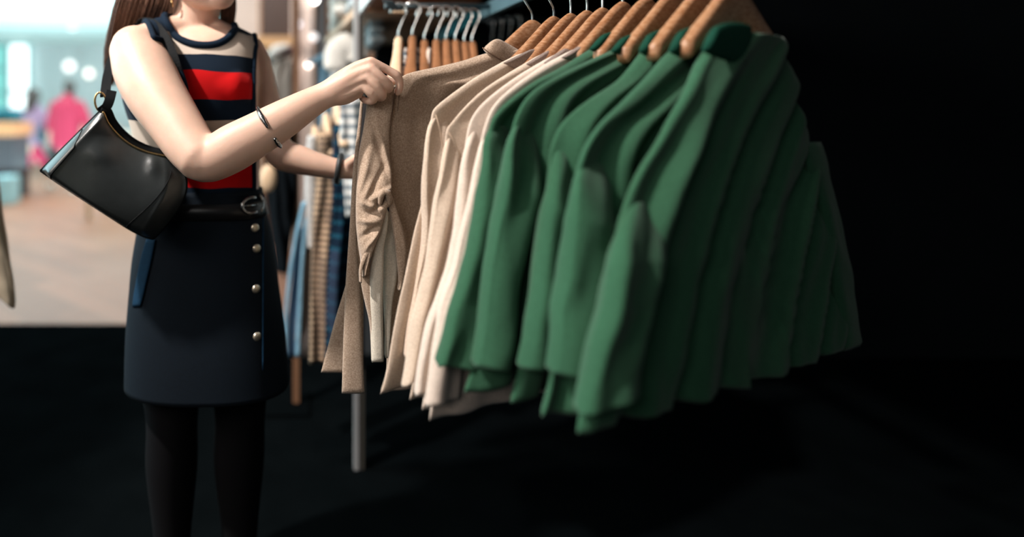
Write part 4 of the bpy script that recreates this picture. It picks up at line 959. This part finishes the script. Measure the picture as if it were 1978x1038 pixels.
def dpart(nm, Lp, Rp, Y, m, th, folds=()):
    panel(nm, [W(x, y, Y) for x, y in Lp], [W(x, y, Y) for x, y in Rp], m, gb, th=th, n_rows=50, n_u=50, folds=folds, nrm=(0, -1, 0), wr=.003, seed=3, edge_round=.8)
M_lb = mat('pale_blue_cloth', srgb(120, 165, 190), .9, var=.15)
dpart('front_cloth', [(590, 330), (583, 400), (572, 480), (560, 560), (552, 626), (546, 690)], [(606, 330), (604, 400), (602, 480), (600, 560), (599, 626), (598, 690)], 2.08, M_greyc, .02, ((.008, .04, .2, .2),))
dpart('blue_panel', [(583, 390), (570, 450), (558, 520), (550, 590), (548, 640), (546, 690)], [(592, 390), (578, 450), (566, 520), (556, 590), (556, 640), (556, 690)], 2.04, M_lb, .008)
dpart('blue_panel', [(588, 420), (582, 480), (578, 540), (574, 600), (572, 640), (570, 690)], [(594, 420), (590, 480), (586, 540), (584, 600), (582, 640), (580, 690)], 2.045, M_lb, .008)
dpart('blue_panel', [(576, 440), (566, 520), (558, 600), (556, 690)], [(586, 440), (580, 520), (576, 600), (574, 690)], 2.06, mat('slate_blue_cloth', srgb(66, 92, 120), .9), .008)
drape('white_garment', 'pale grey garment between the blue-grey one and the tan checks', [(594, 262), (590, 300), (588, 350), (592, 420), (594, 480)], [(612, 262), (614, 300), (612, 350), (608, 420), (604, 480)], 2.05, mat('pale_grey_cloth', srgb(190, 190, 190), .9, var=.2), .02)
drape('checked_shirt', 'tan and black checked shirt hanging left of the navy ones', [(616, 256), (612, 300), (608, 360), (604, 420), (601, 500), (599, 570), (598, 640), (597, 700)], [(640, 256), (643, 300), (645, 360), (643, 420), (640, 500), (636, 570), (632, 640), (630, 700)], 2.0, M_plaid_tan, .03, ((.010, .05, .1, .1),))
drape('checked_shirt', 'dark navy checked shirt right of the tan checked one', [(644, 240), (642, 300), (644, 360), (640, 440), (634, 520), (630, 600), (628, 700)], [(662, 240), (666, 300), (668, 360), (664, 440), (660, 520), (656, 600), (654, 700)], 1.96, M_plaid_navy, .025, ((.008, .05, .5, .1),))
drape('checked_shirt', 'white and grey checked shirt hanging behind the wrist with the black band', [(658, 196), (656, 240), (658, 300), (664, 360), (668, 420)], [(696, 190), (700, 240), (700, 300), (700, 360), (700, 420)], 1.92, M_plaid_white, .02, ((.008, .04, .3, .1),))
drape('checked_shirt', 'navy and tan checked shirt low beside the taupe shirt, farthest right of its arm', [(664, 350), (662, 420), (658, 500), (654, 600), (652, 700)], [(700, 350), (700, 420), (700, 500), (700, 600), (700, 700)], 1.98, M_plaid_navy, .02, ((.006, .05, .7, .1),))

# black garment and mannequin between the columns
BD = drape('black_dress', 'long black dress hanging beside the tan panel, left of the blue-grey garment', [(520, 300), (514, 340), (518, 400), (526, 460), (533, 525)], [(562, 200), (571, 300), (572, 380), (562, 460), (556, 525)], 2.35, mat('black_cloth', (0.004, .006, .008, 1), .95, spec=.05), .05, ((.01, .05, .3, .2),), group=None, cat='dress')
MB_ = MB().ball(W(518, 345, 2.2), (.030, .02, .050), 20, 14)
MB_.build('leather_tag', M_palewood, BD)
st = thing('garment_stand', 'slim brown upright stand behind the black dress', 'stand', tuple(W(572, 0, 2.43))[:2]+(0,))
bx = W(572, 0, 2.43)
MB().box((bx.x-.012, 2.42, 0), (bx.x+.012, 2.44, 1.62)).build('upright', mat('brown_upright', srgb(120, 86, 62), .6), st, False)
MB().bar((bx.x-.10, 2.40, 1.17), (bx.x, 2.43, 1.17), .012, .012).build('arm', M_darkmetal, st)
MB().box((bx.x-.15, 2.33, 0), (bx.x+.05, 2.53, .012)).build('base', M_black, st, False)
man = thing('mannequin', 'headless display mannequin in a taupe-grey coat with a white collar', 'mannequin', tuple(W(547, 300, 4.4)))
ml = [(530, 118), (524, 140), (520, 170), (519, 200), (520, 240), (522, 290)]; mr = [(560, 108), (572, 130), (578, 165), (578, 200), (576, 240), (574, 290)]
panel('coat', [W(x, y, 4.4) for x, y in ml], [W(x, y, 4.4) for x, y in mr], mat('taupe_grey_coat', srgb(158, 146, 136), .9, var=.1), man, th=.10, n_rows=40, n_u=50, nrm=(0, -1, 0), wr=.01, folds=((.015, .12, .1, .1),), edge_round=.9)
MB().tube([W(524, 108, 4.35), W(535, 98, 4.3), W(552, 92, 4.35)], [.03, .045, .03], 14, round_ends=True).build('collar', M_white, man)
MB().tube([W(548, 104, 4.38), W(560, 98, 4.36), W(568, 92, 4.4)], [.03, .03, .02], 12, round_ends=True).build('scarf', mat('wine_cloth', srgb(96, 52, 60), .9), man)
MB().tube([W(547, 290, 4.4), (W(547, 496, 4.4).x, 4.4, .01)], .02, 12).build('stand_pole', M_darkmetal, man)

# ------------------------------------------------------------------ hall: two people walking away, counter, displays
def person_far(label, cx, head, top_m, torso, legs, bottom_m, hair_m, Y, long_hair):
    t = thing('person', label, 'person', (W(cx, 0, Y).x, Y, 0))
    b = MB()
    def ch(pts, flat=1.0, mb=b): chain(mb, pts, flat, n=14)
    hx, hy, hr = head
    ch([(hx, hy-4, Y, hr), (hx, hy+6, Y, hr*.92)]); ch([(hx, hy+8, Y, hr*.5), (hx, hy+22, Y, hr*.5)])
    for pts in torso['body']: ch(pts)
    for pts in legs: ch(pts)
    o = b.build('tmp', M_skin); md = o.modifiers.new('r', 'REMESH'); md.mode = 'VOXEL'; md.voxel_size = .018
    d_ = bpy.context.evaluated_depsgraph_get(); m2 = bpy.data.meshes.new_from_object(o.evaluated_get(d_)); bpy.data.objects.remove(o)
    m2.materials.clear(); m2.materials.append(M_skin); m2.polygons.foreach_set('use_smooth', [True]*len(m2.polygons))
    o = bpy.data.objects.new('body', m2); COL.objects.link(o); attach(o, t)
    mb = MB()
    for pts in torso['shirt']: chain(mb, pts, .8, n=16)
    mb.build('shirt', top_m, t)
    mb = MB()
    for pts in torso['bottom']: chain(mb, pts, 1.0, n=14)
    mb.build(torso['bname'], bottom_m, t)
    mb = MB(); chain(mb, [(hx, hy-5, Y+.01, hr*1.12), (hx+1, hy+2, Y-.02, hr*1.08)], n=14)
    if long_hair: chain(mb, [(hx-1, hy+4, Y-.05, hr*1.0), (hx-5, hy+20, Y-.08, hr*.8), (hx-9, hy+34, Y-.07, hr*.45)], n=12)
    mb.build('hair', hair_m, t)
    mb = MB()
    for (x, y) in torso['shoes']: mb = MB(); chain(mb, [(x-4, y-2, Y+.02, 5), (x+5, y, Y-.08, 4)]); mb.build('shoe', M_white, t)
    return t
YP = 9.5
M_pinkshirt = mat('pink_shirt', srgb(180, 44, 76), .85, var=.15, vscale=3)
M_lilac = mat('lilac_shirt', srgb(160, 132, 160), .85, var=.1)
M_pinkpants = mat('pink_trousers', srgb(180, 26, 74), .85)
M_dkhair = mat('dark_hair', srgb(52, 40, 36), .6)
person_far('person with long dark hair in a lilac top and pink trousers, walking away', 62, (63, 187, 12), M_lilac,
    {'body': [[(62, 215, YP, 14), (62, 255, YP, 14), (60, 285, YP, 15)], [(48, 215, YP, 6), (42, 245, YP, 5), (40, 275, YP, 4)], [(80, 215, YP, 6), (90, 245, YP, 5), (92, 268, YP, 4)]],
     'shirt': [[(66, 208, YP, 13), (62, 225, YP, 20), (62, 250, YP, 19), (58, 285, YP, 18)], [(50, 216, YP, 8), (44, 240, YP, 7), (42, 262, YP, 6)], [(78, 214, YP, 8), (88, 236, YP, 7), (94, 256, YP, 6)]],
     'bottom': [[(56, 285, YP, 13), (50, 315, YP, 11), (42, 355, YP, 9)], [(66, 285, YP, 12), (78, 305, YP, 10), (98, 330, YP, 7)]], 'bname': 'trousers', 'shoes': [(40, 368), (104, 342)]},
    [[(54, 290, YP, 9), (46, 330, YP, 7), (42, 366, YP, 5)], [(64, 290, YP, 9), (80, 315, YP, 7), (100, 338, YP, 5)]], M_pinkpants, M_dkhair, YP, True)
YQ = 9.2
person_far('person with short dark hair in a bright pink shirt and black shorts, walking away', 130, (134, 170, 10), M_pinkshirt,
    {'body': [[(130, 200, YQ, 16), (130, 250, YQ, 16), (126, 285, YQ, 15)], [(104, 205, YQ, 7), (98, 240, YQ, 6), (96, 275, YQ, 5)], [(152, 205, YQ, 7), (164, 235, YQ, 6), (160, 268, YQ, 5)]],
     'shirt': [[(132, 190, YQ, 14), (130, 205, YQ, 28), (128, 240, YQ, 28), (124, 275, YQ, 26)], [(108, 204, YQ, 11), (100, 228, YQ, 9), (96, 250, YQ, 8)], [(152, 204, YQ, 12), (164, 226, YQ, 10), (168, 246, YQ, 8)]],
     'bottom': [[(116, 280, YQ, 14), (108, 296, YQ, 13), (102, 308, YQ, 12)], [(134, 280, YQ, 14), (138, 296, YQ, 13), (140, 308, YQ, 11)]], 'bname': 'shorts', 'shoes': [(98, 362), (140, 372)]},
    [[(110, 290, YQ, 9), (104, 330, YQ, 6), (98, 362, YQ, 5)], [(136, 290, YQ, 9), (138, 330, YQ, 6), (138, 368, YQ, 5)]], mat('black_shorts', (.01, .01, .012, 1), .8), M_dkhair, YQ, False)
mb = MB(); chain(mb, [(84, 246, 9.35, 8), (82, 262, 9.35, 13), (82, 272, 9.35, 10)], .6)
tag(mb.build('shoulder_bag', mat('grey_bag', srgb(60, 78, 92), .6)), 'small dark grey-blue bag carried between the two people walking away', 'handbag')

def W0(x, y, Y): return W(x, y, Y)
ctr = thing('counter', 'low counter with an orange wood top at the far left of the hall', 'counter', (W(10, 0, 8.6).x, 8.6, 0))
MB().box((W(-80, 0, 8.6).x, 8.4, W(0, 262, 8.6).z), (W(38, 0, 8.6).x, 9.0, W(0, 236, 8.6).z)).build('worktop', mat('orange_counter_wood', srgb(205, 140, 96), .5, var=.15), ctr, False)
MB().box((W(-80, 0, 8.6).x, 8.5, 0.0), (W(34, 0, 8.6).x, 8.95, W(0, 262, 8.6).z)).build('base', mat('dark_counter_base', srgb(62, 56, 62), .6, var=.2), ctr, False)
for k in range(3):
    folded('folded_jeans', ['teal stack of folded cloth on the counter, at the photo edge', 'teal stack of folded cloth in the middle of the counter', 'teal stack of folded cloth at the right end of the counter'][k], (W(2+k*14, 0, 8.7).x, 8.7, W(0, 236, 8.6).z), .095, .3, .19, mat('teal_cloth', srgb(36, 110, 126), .9, var=.3, vscale=10), 30+k, 'folded cloth on the counter', 'folded cloth', 2)
box = tag(MB().box((W(-10, 0, 8.0).x, 7.9, 0), (W(26, 0, 8.0).x, 8.2, .36)).build('display_box', mat('pale_blue_box', srgb(170, 214, 222), .6), smooth=False), 'pale blue box on the floor in front of the counter', 'box')
b_ = box.modifiers.new('b', 'BEVEL'); b_.width = .02; b_.segments = 3
tbl = thing('display_table', 'pale display table with low stacks seen between the bag and the striped top', 'table', (W(235, 0, 7).x, 7.0, 0))
MB().box((W(170, 0, 7).x, 6.8, .62), (W(310, 0, 7).x, 7.5, .66)).build('tabletop', M_palewood, tbl, False)
for sx in (W(176, 0, 7).x, W(300, 0, 7).x):
    for sy in (6.83, 7.42): MB().box((sx, sy, 0), (sx+.05, sy+.05, .62)).build('leg', M_palewood, tbl, False)
for k, (x, c_) in enumerate(((196, srgb(120, 110, 112)), (222, srgb(196, 150, 136)), (250, srgb(226, 214, 200)), (278, srgb(206, 176, 160)))):
    folded('folded_sweater', ['grey folded stack at the left of the display table', 'pinkish folded stack on the display table', 'cream folded stack on the display table', 'beige folded stack at the right of the display table'][k], (W(x, 0, 7.1).x, 7.1, .66), .13, .35, .30+.04*(k % 2), mat('sweater_%d' % k, c_, .9), 50+k, 'folded stacks on the display table', 'folded sweater', 4)
# hall lights: shaded globes by the far wall, spotlights near the columns
for k, (x, y, Y, r, e, col, lab) in enumerate([(134, 128, 15.2, .13, 1.6, (1, .96, .93, 1), 'large white glowing globe lamp by the far wall'), (172, 142, 15.2, .10, 2.2, (1, .88, .76, 1), 'warm glowing globe lamp right of the white one'), (140, 48, 13.0, .10, 1.0, (.9, 1, 1, 1), 'pale lamp hanging from the hall ceiling'),
        (608, 0, 5.17, .022, 16, (1, .98, .95, 1), 'bright spotlight at the top between the column and the shelving'), (596, 125, 5.17, .020, 6, (1, .90, .84, 1), 'small warm spotlight below the bright one, beside the mannequin'), (578, 47, 5.17, .018, 2, (.9, .9, 1, 1), 'faint spotlight on the pale pink column, upper one'), (606, 72, 5.16, .03, 1.4, (1, .95, .95, 1), 'faint wide spotlight beside the grey post')]):
    t = thing('globe_lamp' if k < 3 else 'spotlight', lab, 'lamp', tuple(W(x, y, Y)))
    MB().ball(W(x, y, Y), r, 20, 14).build('bulb', mat('lamp_glow_%d' % k, (.8, .8, .8, 1), .4, emit=col, estr=e), t)
    p = W(x, y, Y); hgt = .12 if k > 2 else .3
    q_ = p+Vector((0, 0, r+hgt)) if k > 2 else Vector((p.x, p.y, 3.0))
    MB().tube([p+Vector((0, 0, r*.9)), q_]+([q_+Vector((0, .03, .01))] if k > 2 else []), r*.35 if k > 2 else .015, 12).build('lamp_stem', M_darkmetal if k > 2 else mat('pale_stem', (.7, .8, .8, 1), .5), t)
# beige coat at the left edge, close to the camera
coat = thing('coat', 'beige coat end hanging in at the lower left edge', 'coat', tuple(W(-20, 500, .85)))
panel('coat_cloth', [W(-330, 60, .85), W(-320, 150, .85), W(-250, 300, .85), W(-160, 430, .85), (W(-70, 520, .85)), W(4, 572, .85), W(27, 594, .85)],
      [W(-150, 40, .85), W(-60, 150, .85), W(-15, 300, .85), W(4, 400, .85), W(15, 480, .85), W(24, 550, .85), W(29, 594, .85)], mat('olive_beige_cloth', srgb(176, 162, 140), .9, var=.1, vscale=40), coat, th=.012, n_rows=60, n_u=60, nrm=(.2, -1, 0), wr=.006, folds=((.008, .09, .1, .2),))
hg = W(-240, 50, .85)
make_hanger('coat_hanger', 'hanger of the beige coat, outside the left edge', Vector((hg.x, hg.y, 0)), (1, 0, 0), hg.z+.03, None, half=.10, drop=.05, bar=False)
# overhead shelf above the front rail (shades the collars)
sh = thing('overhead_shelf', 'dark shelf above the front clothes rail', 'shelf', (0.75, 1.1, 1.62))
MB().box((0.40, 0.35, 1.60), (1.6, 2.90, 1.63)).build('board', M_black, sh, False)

lr = thing('clothes_stand', 'steel clothes stand of the beige coat, outside the left edge', 'clothes stand', (hg.x, hg.y, 0))
MB().tube([Vector((hg.x-.5, hg.y, hg.z+.13)), Vector((hg.x+.12, hg.y, hg.z+.13))], .008, 12).build('rail', M_steel, lr)
MB().tube([Vector((hg.x-.5, hg.y, 0)), Vector((hg.x-.5, hg.y, hg.z+.14))], .012, 12).build('upright', M_steel, lr)
